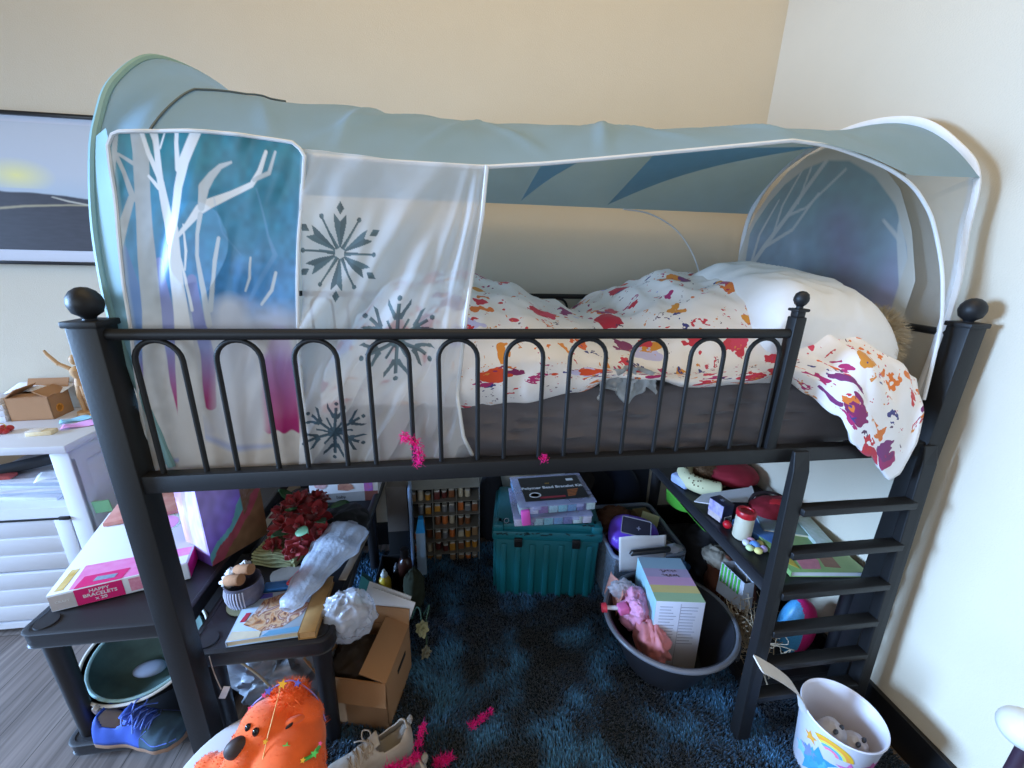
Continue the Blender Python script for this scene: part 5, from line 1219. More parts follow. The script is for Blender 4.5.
obj('badge', MB().box((-.01, -.066, .0434), (.11, .012, .0006)), mat('label_red', '#a02a3c', rough=.5), lab, world=False, smooth=False)
solo('pink_tag', MB().box((.968, .553, .434), (.036, .018, .070), (.05, -.12, 0), bev=.005), mat('hot_pink', '#f060c0', rough=.5, var=.1), 'hot pink soft tag hanging over the front left of the bead cases', 'tag')
solo('key_ring', MB().tube([(.893+.009*math.cos(q), .575, .409+.011*math.sin(q)) for q in np.linspace(0, 2*PI, 20, endpoint=False)], .0015, 6, closed=True), mat('steel', '#b0b4ba', rough=.3, metal=.7), 'small metal ring at the left end of the bead cases', 'ring')
# ---------------------------------------------------------------- right shelf unit and what is on it
unit('black plastic shelf unit along the right wall behind the ladder', 1.658, 2.036, .062, .93, .475, inset=.030)
zc = .4762
solo('tissue_pack', MB().box((1.700, .665, zc+.022), (.07, .09, .044), (0, -.1, .3), bev=.012, seg=3), mat('tissue_blue', '#7f9ad8', rough=.45, rgb2='#d8dcf0', scale=26), 'blue and white tissue pack at the far end of the right shelf unit', 'packet')
gsp = mat('spotted_fleece', '#d8d2a8', rough=.9, var=.05, bump=.1)
rb = thing('neck_roll', 'cream spotted fleece roll curving along the left edge of the right shelf unit', 'cushion', (1.74, .62, zc))
RP = smoothpath([(1.775, .745, zc+.036), (1.725, .70, zc+.036), (1.708, .64, zc+.036), (1.735, .585, zc+.036), (1.80, .545, zc+.034)], 8)
obj('roll', MB().tube(RP, [.020]+[.035]*(len(RP)-2)+[.022], 18), gsp, rb)
R2 = random.Random(8); sp_ = MB()
for k in range(44):
    p = RP[R2.randrange(2, len(RP)-2)]; a = R2.uniform(.2, 2.9); d = Vector((-math.cos(a)*.8, -abs(math.cos(a))*.5, math.sin(a))).normalized(); sp_.sph(p+d*.0345, .0035, (1, 1, 1), n=8, m=6)
obj('spots', sp_, mat('brown_spot', '#5a4630', rough=.9), rb)
furball('fur_toy', (1.815, .675, zc+.048), .05, (1.1, .9, .9), 'brown furry toy behind the cream spotted roll', 'soft toy', .018, mat('brown_fur', '#6f5238', rough=.9, var=.35, scale=60), 2600, 5)
star = [(.694+(a-.694)*.990, -.84+(b+.84)*.990) for a, b in [(1.637, .478), (1.70, .522), (1.83, .540), (1.935, .552), (1.965, .580), (1.912, .484), (1.886, .418), (1.850, .452), (1.792, .460), (1.699, .452)]]
solo('white_card_cone', MB().prism(star, 0, .004, Matrix.Translation((.0, .0, .520))), mat('white_foam', '#efeff3', rough=.6, var=.02), 'white pointed card shape lying in front of the red bag', 'card', smooth=False)
rbag = thing('red_bag', 'dark red fabric bag with purple edge on the right shelf unit', 'bag', (1.89, .48, zc))
redf = mat('crimson_fabric', '#8a1426', rough=.85, var=.3, scale=18, bump=.15)
obj('body', crumple((1.915, .640, zc+.056), .10, (1.05, .95, .46), amp=.08, fs=1.2, seed=3, n=50, m=30, flat=zc+.001), redf, rbag, ang=180)
obj('pocket', crumple((1.925, .395, zc+.044), .085, (1.15, .75, .42), amp=.12, fs=1.3, seed=9, n=50, m=30, flat=zc+.001), redf, rbag, ang=180)
obj('edge', MB().tube(smoothpath([(1.82, .66, zc+.060), (1.85, .70, zc+.080), (1.92, .715, zc+.088), (1.99, .70, zc+.080), (2.01, .65, zc+.06)], 6), .005, 8), mat('purple_edge', '#4a2a5c', rough=.7), rbag)
obj('strap', MB().tube(smoothpath([(1.84, .43, zc+.04), (1.88, .45, zc+.075), (1.95, .44, zc+.080), (2.0, .42, zc+.06)], 6), .007, 8, flat=.4), mat('dark_strap', '#2a1a1e', rough=.8), rbag)
ab = thing('acetate_box', 'small clear topped dark box behind the red bag', 'box', (1.985, .72, zc))
obj('box', MB().box((1.975, .725, zc+.04), (.06, .06, .08), bev=.001), mat('dark_grey_card', '#3a3a40', rough=.5, rgb2='#8a8a90', scale=30), ab); obj('barcode', MB().box((1.972, .694, zc+.03), (.03, .001, .02)), paper, ab)
solo('black_pouch', crumple((1.88, .80, zc+.045), .075, (1.3, .8, .6), amp=.2, seed=14, n=36, m=22, flat=zc+.001), mat('black_cloth', '#141216', rough=.9), 'black cloth pouch at the back of the right shelf unit', 'pouch', ang=180)
furball('plush_toy', (1.965, .845, zc+.075), .072, (.85, 1, 1), 'pale grey fluffy plush in the corner of the right shelf unit', 'soft toy', .010, mat('pale_plush', '#b9b8bc', rough=.95, var=.15), 2600, 9)
gbx_ = thing('card_game_box', 'small navy and purple box with a barcode on the right shelf unit', 'box', (1.712, .415, zc))
Mg = Matrix.Translation((1.712, .418, zc)) @ Matrix.Rotation(.22, 4, 'Z')
o_ = obj('box', MB().box((0, 0, .0375), (.052, .070, .075), bev=.0012, M=Mg), mat('navy_card', '#1a1b30', rough=.4, rgb2='#32304c', scale=30), gbx_)
obj('side_print', MB().box((-.0262, 0, .047), (.0008, .066, .050), M=Mg), mat('purple_white_print', '#5a3fa0', rough=.4, rgb2='#d8d0e8', scale=60), o_); obj('side_print', MB().box((-.0263, 0, .014), (.0008, .06, .024), M=Mg), mat('photo_print', '#a08a88', rough=.4, rgb2='#d8c8c8', scale=90), o_)
bcd = MB()
for k in range(12): bcd.box((-.010+.0026*k, -.0361, .017), (.0012 if k % 3 else .0018, .0006, .013), M=Mg)
lb2 = obj('barcode_label', MB().box((.004, -.0355, .017), (.036, .0008, .018), M=Mg), paper, o_); obj('bars', bcd, blackgloss, lb2)
lg = MB(); lg.prism([(.0, -.008), (.006, -.002), (.012, -.006), (.008, .002), (.012, .008), (.004, .006), (-.002, .010), (-.002, .003), (-.008, 0)], 0, .0006, Mg @ Matrix.Translation((0, 0, .0753))); obj('emblem', lg, mat('silver_print', '#8a8ca8', rough=.4), o_)
bt = thing('cream_bottle', 'cream squat bottle with a red cap on the edge of the right shelf unit', 'bottle', (1.722, .30, zc))
obj('body', MB().lathe([(.028, 0), (.031, .004), (.031, .088), (.028, .092)], (1.722, .30, zc), 32), mat('cream_plastic_body', '#cfc6b0', rough=.5, var=.03), bt)
obj('cap', MB().lathe([(.0325, .090), (.033, .094), (.033, .108), (.030, .1125), (.022, .1125), (.020, .108), (0, .108)], (1.722, .30, zc), 32), mat('red_cap', '#c01626', rough=.35), bt)
solo('red_berry', MB().sph((1.700, .352, zc+.016), .016, n=16, m=12), mat('red_cap', '#c01626'), 'small round red bead behind the cream bottle', 'bead')
fd = thing('flower_toy', 'pastel flower shaped fidget toy with a blue centre by the ladder', 'toy', (1.725, .235, zc))
for k in range(6):
    a = 2*PI*k/6+.3; obj('petal', MB().sph((1.725+.026*math.cos(a), .235+.026*math.sin(a), zc+.012), .0135, (1, 1, .8), n=18, m=12), mat(['petal_yellow', 'petal_pink', 'petal_white', 'petal_mint', 'petal_yellow', 'petal_lilac'][k], ['#e8d888', '#d8a0b8', '#dcd8e0', '#cfe0a8', '#e8d888', '#c0a8d8'][k], rough=.5), fd)
obj('centre', MB().sph((1.725, .235, zc+.015), .017, (1, 1, .8), n=20, m=12), mat('sky_centre', '#6a9ae0', rough=.5), fd)
bluec = mat('blue_cover', '#2f5a9a', rough=.45, rgb2='#5a86c0', scale=14)
book('paperback', (1.815, .315, zc), (.115, .16, .022), .35, bluec, 'blue paperback behind the cream bottle with white page edges', 'books on the right shelf unit', mpage=mat('white_pages', '#d8dce4', rough=.8))
book('picture_book', (1.885, .185, zc), (.25, .205, .020), -.12, mat('green_meadow', '#5f9a5a', rough=.45, rgb2='#a8b878', scale=11), 'green picture book lying flat at the ladder end of the right shelf unit', 'books on the right shelf unit', mpage=mat('white_pages', '#d8dce4'))
Mb = Matrix.Translation((1.885, .185, zc+.0203)) @ Matrix.Rotation(-.12, 4, 'Z')
for pts, h, n_ in (([(-.08, -.09), (-.02, -.09), (0, -.05), (-.03, 0), (-.07, -.02)], '#c87a8a', 'pink'), ([(.0, -.08), (.05, -.085), (.06, -.03), (.02, 0)], '#8a6048', 'brown'), ([(-.12, -.06), (-.09, -.09), (-.085, -.03)], '#c8b040', 'gold')):
    patch_o = obj('cover_figure', MB().prism(pts, 0, .0006, Mb), mat('cover_'+n_, h, rough=.5, var=.2, scale=60), bpy.data.objects['picture_book'], smooth=False)
book('board_book', (1.905, .325, zc+.0), (.17, .13, .030), -.35, mat('lilac_green_cover', '#7a86b8', rough=.45, rgb2='#8fb07a', scale=13), 'lilac and green board book just behind the green picture book', 'books on the right shelf unit')
book('songbook', (1.985, .29, zc+.0), (.06, .21, .036), -.28, mat('sage_cover', '#8fa890', rough=.45, rgb2='#c8ccd0', scale=60), 'narrow sage book against the right wall behind the ladder', 'books on the right shelf unit')
solo('red_cloth', crumple((1.925, .385, zc+.062), .036, (1.5, .8, .6), amp=.2, seed=17, n=26, m=16), mat('bright_red', '#c8202c', rough=.8), 'small bright red cloth bundle on the lilac board book', 'cloth', ang=180)
# lower tier
zl2 = .0625
solo('green_folder', MB().grid(lambda u, v: (1.668+.010*v, .735-.31*u, .412-(.006+.062*math.sin(PI*min(1, u+.42))**.9)*v+.004*math.sin(u*6)), 30, 8), mat('lime_paper', '#4f9f36', rough=.5, var=.06), 'lime green paper sheet hanging under the right shelf unit top', 'paper', solid=.0015)
solo('spotted_cloth', crumple((1.80, .55, .19), .12, (.9, 1.1, .95), amp=.2, seed=41, n=40, m=26, flat=zl2), mat('black_spotted', '#15141a', rough=.9, rgb2='#221f20', scale=20), 'black cloth bundle deep on the lower tier under the lime paper', 'cloth', ang=180)
cs = MB()
for y, z in ((.42, .335), (.39, .318), (.44, .305)): cs.box((1.672, y, z), (.004, .022, .018), (.4, 0, 0), bev=.0015)
plm = mat('brown_plush', '#6a3a26', rough=.95, var=.35, scale=24, bump=.2)
pl = thing('brown_plush', 'reddish brown plush with a pale grey top on the lower tier by the black tub', 'soft toy', (1.76, .37, zl2))
obj('body', crumple((1.775, .36, .19), .10, (.8, .95, 1.15), amp=.14, seed=44, n=44, m=28), plm, pl, ang=180)
obj('cap', crumple((1.745, .415, .285), .05, (1, 1.2, .6), amp=.3, seed=45, n=36, m=22), mat('pale_fleece', '#8d8376', rough=.95, var=.2), pl, ang=180)
gst = thing('striped_bag', 'green and white striped paper bag on the lower tier beside the ladder', 'bag', (1.73, .23, zl2))
obj('bag', MB().add([(1.680, .315, .355), (1.712, .225, .335), (1.75, .225, .335), (1.735, .315, .355), (1.680, .315, .22), (1.712, .22, .22), (1.76, .22, .22), (1.745, .315, .22)], [(0, 1, 5, 4), (1, 2, 6, 5), (2, 3, 7, 6), (3, 0, 4, 7), (4, 5, 6, 7)]), mat('white_paper_bag', '#a4a9b4', rough=.7), gst, smooth=False)
sb = MB()
for k in range(6): y0 = .311-.013*k; xx = 1.679+.0046*k; sb.add([(xx, y0, .353-.003*k), (xx+.0025, y0-.007, .352-.003*k), (xx+.0035, y0-.010, .275), (xx+.001, y0-.003, .275)], [(0, 1, 2, 3)])
obj('stripes', sb, mat('leaf_green_print', '#3f9a3a', rough=.6), gst, smooth=False)
hay = thing('raffia_bundle', 'tangled pale raffia strands on the lower tier beside the black tub', 'raffia', (1.73, .19, zl2))
R3 = random.Random(6); hp = MB()
for k in range(230):
    a = Vector((1.72+R3.gauss(0, .022), .19+R3.gauss(0, .045), .165+R3.gauss(0, .045))); b = a+Vector((R3.gauss(0, .03), R3.gauss(0, .04), R3.gauss(0, .04))); c = b+Vector((R3.gauss(0, .03), R3.gauss(0, .03), R3.gauss(-.01, .03)))
    for q in (a, b, c): q.z = max(q.z, zl2+.004); q.x = max(q.x, 1.665)
    hp.tube(smoothpath([a, b, c], 3), .0013, 4)
hs = obj('strands', hp, mat('raffia', '#a8957c', rough=.8, var=.3, scale=50), hay); hs['kind'] = 'stuff'
sq = thing('sequin_cushion', 'small half blue half pink sequin plush on the lower tier behind the ladder treads', 'soft toy', (1.915, .155, zl2))
def seq(u, v):
    a = 2*PI*u; b = PI*(v-.5); r = Vector((.068*math.cos(a)*math.cos(b), .050*math.sin(a)*math.cos(b), .122*math.sin(b)))
    return Vector((1.900, .160, zl2+.121))+r
sm_ = MB().grid(seq, 64, 40, closeu=True); sm_.mi = [1 if sum(sm_.v[i][0] for i in f)/4 > 1.880 else 0 for f in sm_.f]
obj('body', sm_, [mat('blue_sequin', '#4f9ed0', rough=.4, var=.35, scale=220), mat('pink_sequin', '#d02a72', rough=.4, var=.35, scale=220)], sq, ang=180)
ts = MB()
for k in range(14): a = Vector((1.855+R3.gauss(0, .01), .105, .085)); ts.tube([a, a+Vector((R3.uniform(-.05, .03), R3.uniform(-.02, .0), R3.uniform(-.015, .025)))], .0012, 4)
obj('tassel', ts, mat('white_fibre', '#cfcfd4', rough=.8), sq)

# ---------------------------------------------------------------- black tub and its contents
tub = thing('oval_tub', 'dark grey oval plastic tub holding a striped box and pink toys', 'tub', (1.44, .225, .0065))
TC = (1.44, .225, .014); tubm = mat('charcoal_plastic', '#2c2d33', rough=.35, var=.08)
obj('tub', MB().lathe([(.118, .012), (.128, .016), (.172, .12), (.203, .200), (.207, .207), (.205, .212), (.199, .210), (.196, .200), (.168, .12), (.124, .022), (0, .020)], TC, 56, sx=1.07), tubm, tub)
obj('rim', MB().tube([(TC[0]+.2105*1.07*math.cos(q), TC[1]+.2105*math.sin(q), TC[2]+.208) for q in np.linspace(0, 2*PI, 72, endpoint=False)], .0085, 10, closed=True), mat('grey_rim', '#6a6d76', rough=.3), tub)
obj('handle', MB().box((TC[0]+.16, TC[1]-.155, TC[2]+.196), (.06, .016, .018), (0, 0, .80), bev=.005), tubm, tub)
sbx = thing('striped_box', 'tall carton with blue mauve pink yellow and green stripes standing in the oval tub', 'box', (1.455, .265, .018))
Ms = Matrix.Translation((1.452, .268, .036)) @ Euler((-.05, 0, -.155)).to_matrix().to_4x4()
hS = .296; wS, dS = .165, .225
sbo = obj('box', MB().box((0, 0, hS/2), (wS, dS, hS), bev=.001, M=Ms), mat('pale_carton', '#d5d8ea', rough=.5, var=.02), sbx)
strp = ['#9fc0b0', '#a9c8a0', '#e2cf86', '#d8a4c8', '#b8a2c8', '#94b4c8']
strp = ['#a8c8a2', '#e0cf8c', '#d9a8cc', '#b9a6c6', '#9ab6c8']
edges_ = [-.1125, -.072, -.036, .006, .050, .1125]
for k, h in enumerate(strp): obj('stripe', MB().box((0, (edges_[k]+edges_[k+1])/2, hS+.0003), (wS, edges_[k+1]-edges_[k], .0006), M=Ms), mat('stripe_'+h[1:], h, rough=.5, var=.03), sbo, smooth=False)
tq = MB(); R4 = random.Random(2)
for r_, y in ((0, .035), (1, .012)):
    for k in range(5):
        x = -.018+.013*k; tq.tube([(x-.004, y+R4.uniform(-.006, .006), hS+.001), (x+R4.uniform(-.003, .003), y+.008, hS+.001), (x+.004, y+R4.uniform(-.006, .004), hS+.001)], .0008, 4)
obj('handwriting', MB().add([Ms @ Vector(v) for v in tq.v], tq.f), blackgloss, sbo)
tl = MB()
for c in range(2):
    for k in range(13):
        L_ = R4.uniform(.036, .058); x0 = -.068+.072*c; tl.box((x0+L_/2, -dS/2-.0005, hS-.022-.0125*k), (L_, .0006, .0022), M=Ms)
obj('printed_text', tl, mat('grey_text', '#8c8fa8', rough=.6), sbo, smooth=False)
obj('fold_line', MB().box((.002, -dS/2-.0004, hS*.52), (.0012, .0006, hS*.9), M=Ms), mat('grey_text', '#8c8fa8'), sbo, smooth=False)
obj('side_stripe', MB().box((-wS/2-.0004, 0, hS*.5), (.0006, dS, hS), M=Ms), mat('aqua_side', '#9cc8d4', rough=.5), sbo, smooth=False)
for nm, c, r, sc, h, sd_, lb in (('pink_toy', (1.335, .285, .205), .080, (.62, .85, 1.0), '#e29ac0', 61, 'pink satin doll dress in the oval tub, upper one'), ('salmon_toy', (1.360, .185, .165), .080, (.60, .95, .9), '#cf7f88', 62, 'salmon pink fabric at the front left inside the oval tub'), ('grey_scarf', (1.300, .325, .262), .040, (1.1, .7, .7), '#a9a4ae', 63, 'grey lilac twisted scarf on top of the pink toys'), ('pink_scarf', (1.318, .235, .262), .034, (.7, 1.0, .7), '#e8a0cc', 64, 'pale pink cloth folded over the middle of the pink toys')):
    solo(nm, crumple(c, r, sc, amp=.32, fs=1.9, seed=sd_, n=44, m=28), mat('cloth_'+h[1:], h, rough=.6, var=.12, scale=24, sheen=.3), lb, 'cloth', 'pink cloths in the oval tub', ang=180)
solo('salmon_card', MB().grid(lambda u, v: (1.268+.018*v+.006*math.sin(u*6), .285+.115*u, .19+.10*v-.03*abs(u-.5)), 16, 10), mat('salmon_paper', '#c98a7c', rough=.7, var=.15), 'salmon card standing against the left inside of the oval tub', 'card', solid=.002)
sy = thing('toy_syringe', 'pink and white toy syringe with red end sticking out over the tub rim', 'toy', (1.245, .262, .232))
obj('barrel', MB().box((1.272, .248, .250), (.036, .034, .030), (0, -.1, .1), bev=.005), mat('toy_pink', '#e878b8', rough=.4), sy)
obj('plunger', MB().tube([(1.258, .253, .249), (1.212, .262, .247)], .0075, 10), mat('toy_white', '#d8d8e4', rough=.4), sy)
obj('end_cap', MB().tube([(1.216, .262, .247), (1.200, .264, .246)], [.017, .015], 16), mat('toy_red', '#d0384a', rough=.4), sy)
# clear bin behind the tub
bn = thing('clear_bin', 'clear plastic storage bin of toys between the teal tote and the right shelf unit', 'bin', (1.47, .62, .0065))
binm = mat('bin_plastic', '#9fb0c4', rough=.2, alpha=.40, spec=.7)
bx0, bx1, by0, by1, bh = 1.315, 1.632, .448, .81, .285
bq = MB()
for a, b in (((bx0+.015, by0+.015, .008), (bx1-.015, by1-.015, .012)), ((bx0+.008, by0+.006, .008), (bx1-.008, by0+.010, bh)), ((bx0+.008, by1-.010, .008), (bx1-.008, by1-.006, bh)), ((bx0+.006, by0+.008, .008), (bx0+.010, by1-.008, bh)), ((bx1-.010, by0+.008, .008), (bx1-.006, by1-.008, bh))): bq.b2(a, b)
obj('walls', bq, binm, bn, smooth=False)
rq = [(*p, bh) for p in rrect(bx0+.004, bx1-.004, by0+.004, by1-.004, .03)]
obj('rim', MB().tube(rq, .009, 8, closed=True), mat('bin_rim', '#8f9cb4', rough=.25, alpha=.75, spec=.7), bn)
dev = thing('purple_toy_tablet', 'rounded purple toy tablet with a grey screen on top of the clear bin', 'toy', (1.43, .565, .27))
Md = Matrix.Translation((1.435, .550, .312)) @ Euler((.42, .06, -.42)).to_matrix().to_4x4()
def sup(u, v, d=(.104, .084, .048)):
    a = 2*PI*u; b = PI*(v-.5); f = lambda x, e: math.copysign(abs(x)**e, x)
    return Md @ Vector((d[0]*f(math.cos(a), .75)*f(math.cos(b), .6), d[1]*f(math.sin(a), .75)*f(math.cos(b), .6), d[2]*f(math.sin(b), .7)))
obj('shell', MB().grid(sup, 56, 28, closeu=True), mat('violet_plastic', '#7048cc', rough=.3, var=.06), dev, ang=180)
sc_ = obj('screen', MB().box((.004, .010, .0505), (.118, .078, .006), bev=.003, M=Md), mat('screen_grey', '#3a3742', rough=.25), dev)
obj('bezel', MB().tube([Md @ Vector((.004+x, .010+y, .0535)) for x, y in rrect(-.059, .059, -.039, .039, .006)], .0022, 6, closed=True), mat('bezel_grey', '#8f8a98', rough=.3), dev)
obj('icon', MB().prism([(0, -.012), (.003, -.003), (.010, 0), (.003, .003), (0, .012), (-.003, .003), (-.010, 0), (-.003, -.003)], 0, .0006, Md @ Matrix.Translation((.014, .006, .0538))), mat('icon_grey', '#8a8698', rough=.4), sc_, smooth=False)
obj('button', MB().sph(Md @ Vector((-.052, -.052, .030)), .020, (1.2, .8, .6), n=20, m=12), mat('light_violet', '#8a6af0', rough=.3), dev)
solo('maroon_bowl', MB().lathe([(.0, .0), (.05, .004), (.09, .05), (.105, .10), (.101, .10), (.085, .05), (.045, .010), (0, .008)], (1.425, .56, .165), 40), mat('maroon_plastic', '#5a1620', rough=.3, var=.1), 'maroon bowl under the purple toy tablet in the clear bin', 'bowl')
solo('patterned_cloth', crumple((1.43, .745, .255), .075, (1.3, .75, .7), amp=.25, seed=71, n=40, m=26), mat('brown_pattern', '#3f2418', rough=.85, rgb2='#8a5a3c', scale=40), 'brown patterned cloth at the back of the clear bin', 'cloth', ang=180)
solo('tan_carton', MB().box((1.545, .715, .245), (.075, .06, .13), (.1, .1, .2), bev=.002), mat('tan_card', '#8a6e48', rough=.8, var=.1), 'tan carton standing in the back right of the clear bin', 'box')
solo('pale_card', MB().box((1.560, .655, .295), (.085, .003, .075), (-.5, .35, -.15)), mat('pale_yellow', '#d4d0a4', rough=.7, var=.08, scale=50), 'pale yellow card leaning in the back right of the clear bin', 'card')
solo('beige_stick', MB().tube([(1.585, .60, .25), (1.60, .50, .285)], .006, 8), mat('beige_wood', '#8d8070', rough=.7), 'beige stick lying inside the right wall of the clear bin', 'stick')
solo('white_sheet', MB().grid(lambda u, v: (1.335+.20*u-.012*v, .437-.004*math.sin(u*4)+.012*v, .235+.155*v+.006*math.sin(u*5)*v), 20, 12), mat('note_paper', '#cfcdd0', rough=.85, var=.02), 'white paper sheet standing at the front of the clear bin', 'paper', solid=.001)
solo('white_tray', crumple((1.575, .475, .292), .035, (1.3, .7, .5), amp=.25, seed=77, n=30, m=18), mat('white_film', '#b4bac8', rough=.3), 'crumpled white film at the front right of the clear bin', 'plastic bag', ang=60)
solo('black_marker', MB().tube([(1.365, .418, .330), (1.37, .418, .338), (1.52, .415, .345), (1.525, .415, .345)], [.008, .012, .012, .009], 14), mat('black_plastic', '#151517'), 'black marker pen lying across the white paper sheet', 'pen')
solo('blue_scrunch', crumple((1.600, .428, .235), .030, (1, .7, 1), amp=.3, seed=79, n=26, m=16), mat('dark_blue_film', '#2f5a8a', rough=.4), 'small dark blue film scrap wedged between tub and clear bin', 'plastic bag', ang=60)
rt = thing('round_basin', 'dark navy round basin leaning on its side behind the clear bin', 'basin', (1.40, .93, .02))
Mt = Matrix.Translation((1.40, .935, .258)) @ Euler((PI/2-.10, 0, 0)).to_matrix().to_4x4()
dkn = mat('navy_plastic', '#14161e', rough=.35, var=.15)
obj('basin', MB().lathe([(.0, -.05), (.13, -.05), (.19, .02), (.228, .035), (.233, .040), (.226, .042), (.188, .028), (.125, -.042), (0, -.042)], (0, 0, 0), 48, M=Mt), dkn, rt)
obj('ring', MB().lathe([(.052, -.040), (.066, -.030), (.070, -.034), (.060, -.042)], (-.06, .07, 0), 36, M=Mt), mat('dark_grey_ring', '#3a3634', rough=.4), rt)

solo('wall_shade_panel', MB().box((1.655, .985, .27), (.11, .014, .50), (-.04, 0, 0), bev=.003), mat('wall_shade_navy', '#1c2230', rough=.6, var=.15), 'tall dark navy panel added for the shade on the back wall right of the round basin', 'board')  # added dark panel that stands in for shade on the wall under the bed
solo('gap_shade_form', crumple((.865, .945, .235), .16, (.42, .30, 1.30), amp=.10, fs=1.4, seed=95, n=44, m=34, flat=.018), mat('gap_shade_navy', '#10141f', rough=.9, var=.2, scale=20), 'dark navy upright form added for the shaded gap between the bead organiser and the teal tote', 'bag', ang=180)  # added dark form, covers wall that should lie in shade beside the tote
# ---------------------------------------------------------------- front of the picture
bk = thing('paper_bucket', 'white round bucket with rainbow and star print in front of the ladder', 'bucket', (1.757, -.155, .017))
BC_ = (1.757, -.155, .017)
obj('bucket', MB().lathe([(.076, 0), (.078, .003), (.0975, .212), (.1005, .218), (.099, .222), (.0955, .219), (.0935, .212), (.075, .010), (0, .008)], BC_, 56), mat('white_bucket', '#d4d2dc', rough=.4, var=.02), bk)
def onb(q, z, off=.0008): r = .078+(.0975-.078)*z/.212+off; return Vector((BC_[0]+r*math.cos(q), BC_[1]+r*math.sin(q), BC_[2]+z))
def bpatch(name, pts, h, off=.0008):
    # a printed mark: fan of points (angle, height) laid on the bucket wall
    mb = MB(); c = (sum(p[0] for p in pts)/len(pts), sum(p[1] for p in pts)/len(pts)); n = len(pts); K = 4
    for k in range(K+1):
        for p in pts: t = k/K; mb.v.append(tuple(onb(c[0]+(p[0]-c[0])*t, c[1]+(p[1]-c[1])*t, off)))
    for k in range(K):
        for i in range(n): mb.f.append((k*n+i, k*n+(i+1) % n, (k+1)*n+(i+1) % n, (k+1)*n+i)); mb.mi.append(0)
    obj(name, mb, mat('print_'+h[1:], h, rough=.45, var=.15, scale=50), bpy.data.objects['bucket'])
def arc(q0, z0, r, w, a0, a1): return [(q0+r*math.cos(a)/.09, z0+r*math.sin(a)) for a in np.linspace(a0, a1, 14)]+[(q0+(r-w)*math.cos(a)/.09, z0+(r-w)*math.sin(a)) for a in np.linspace(a1, a0, 14)]
qv = math.radians(214)
def bstrip(name, q0, z0, r, w, a0, a1, h):
    mb = MB(); A = np.linspace(a0, a1, 16)
    for a in A: mb.v += [tuple(onb(q0+r*math.cos(a)/.09, z0+r*math.sin(a), .001)), tuple(onb(q0+(r-w)*math.cos(a)/.09, z0+(r-w)*math.sin(a), .001))]
    for i in range(15): mb.f.append((2*i, 2*i+2, 2*i+3, 2*i+1)); mb.mi.append(0)
    obj(name, mb, mat('print_'+h[1:], h, rough=.45), bpy.data.objects['bucket'])
for k, h in enumerate(('#e0b030', '#e89a40', '#d8d060', '#5fa8d8', '#e87a9a')): bstrip('rainbow_print', qv, .155, .050-.0075*k, .0075, .15, 2.5, h)
def starp(q, z, r, n=5): return [(q+(r if i % 2 == 0 else r*.45)*math.cos(PI*i/n+.5)/.09, z+(r if i % 2 == 0 else r*.45)*math.sin(PI*i/n+.5)) for i in range(2*n)]
for q, z, r, h in ((-.30, .075, .055, '#4a9ae0'), (.75, .07, .05, '#d86aa8'), (.2, .045, .04, '#6ab8f0'), (-.18, .105, .045, '#3f8fd8'), (.02, .085, .034, '#58a8e8'), (-.45, .10, .030, '#7a8ae0'), (-.52, .155, .020, '#e0a040'), (.55, .13, .032, '#d070b0'), (.85, .12, .036, '#c8508a'), (.40, .095, .022, '#e05a8a'), (-.75, .08, .026, '#8ac0e8'), (1.1, .15, .028, '#b85a90')): bpatch('star_print', starp(qv+q, z, r), h)
hp_ = [Vector(p) for p in smoothpath([(1.672, -.120, .205), (1.655, -.118, .255), (1.618, -.118, .312), (1.565, -.118, .362), (1.512, -.118, .402), (1.478, -.118, .425)], 6)]
hm = MB()
for i, p in enumerate(hp_):
    t = (hp_[min(i+1, len(hp_)-1)]-hp_[max(0, i-1)]).normalized(); nrm = Vector((t.z, 0, -t.x)); w = .018+.003*i/len(hp_)
    if i > len(hp_)-4: w *= (1, .95, .75)[i-len(hp_)+3]
    hm.v += [tuple(p+Vector((0, w, 0))+nrm*.0015+nrm*.0), tuple(p-Vector((0, w, 0))+nrm*.0015-Vector((0, 0, w*.6))), tuple(p-Vector((0, w, 0))-nrm*.0015-Vector((0, 0, w*.6))), tuple(p+Vector((0, w, 0))-nrm*.0015)]
n_ = len(hp_)
for i in range(n_-1):
    for j in range(4): hm.f.append((i*4+j, i*4+(j+1) % 4, (i+1)*4+(j+1) % 4, (i+1)*4+j)); hm.mi.append(0)
hm.f += [(3, 2, 1, 0), ((n_-1)*4, (n_-1)*4+1, (n_-1)*4+2, (n_-1)*4+3)]; hm.mi += [0, 0]
obj('handle', hm, mat('ivory_plastic', '#cfc9c4', rough=.4), bk, ang=30)
for (x, y, z), r, s_, lb in (((1.742, -.155, .160), .034, 81, 'left pale grey crumpled lump with dark marks inside the white bucket'), ((1.786, -.185, .150), .032, 84, 'right pale grey crumpled lump with dark marks inside the white bucket')):
    t = thing('paper_lump', lb, 'paper', (x, y, z-r), 0, 'lumps in the white bucket')
    obj('lump', crumple((x, y, z), r, amp=.12, seed=s_, n=36, m=24), mat('pale_grey_film', '#b4b2ba', rough=.4, var=.08), t, ang=180)
    for dx in (-.012, .014): obj('mark', MB().sph((x+dx, y-.012+dx*.3, z+r*.93), .008, (1.3, .7, .5), (0, 0, .4), n=14, m=8), mat('slate_mark', '#2f3440', rough=.4), t)
eg = thing('ball_topped_stick', 'white egg shaped knob on a dark purple stick at the bottom right edge', 'knob', (1.79, -.43, .006))
obj('knob', MB().sph((1.795, -.418, .572), .040, (1, 1, .9), n=28, m=18), mat('white_gloss', '#d8d6cc', rough=.3), eg)
obj('stick', MB().tube([(1.80, -.425, .546), (1.792, -.43, .35), (1.785, -.43, .006)], [.011, .011, .013], 14), mat('plum_stick', '#33202f', rough=.5), eg)

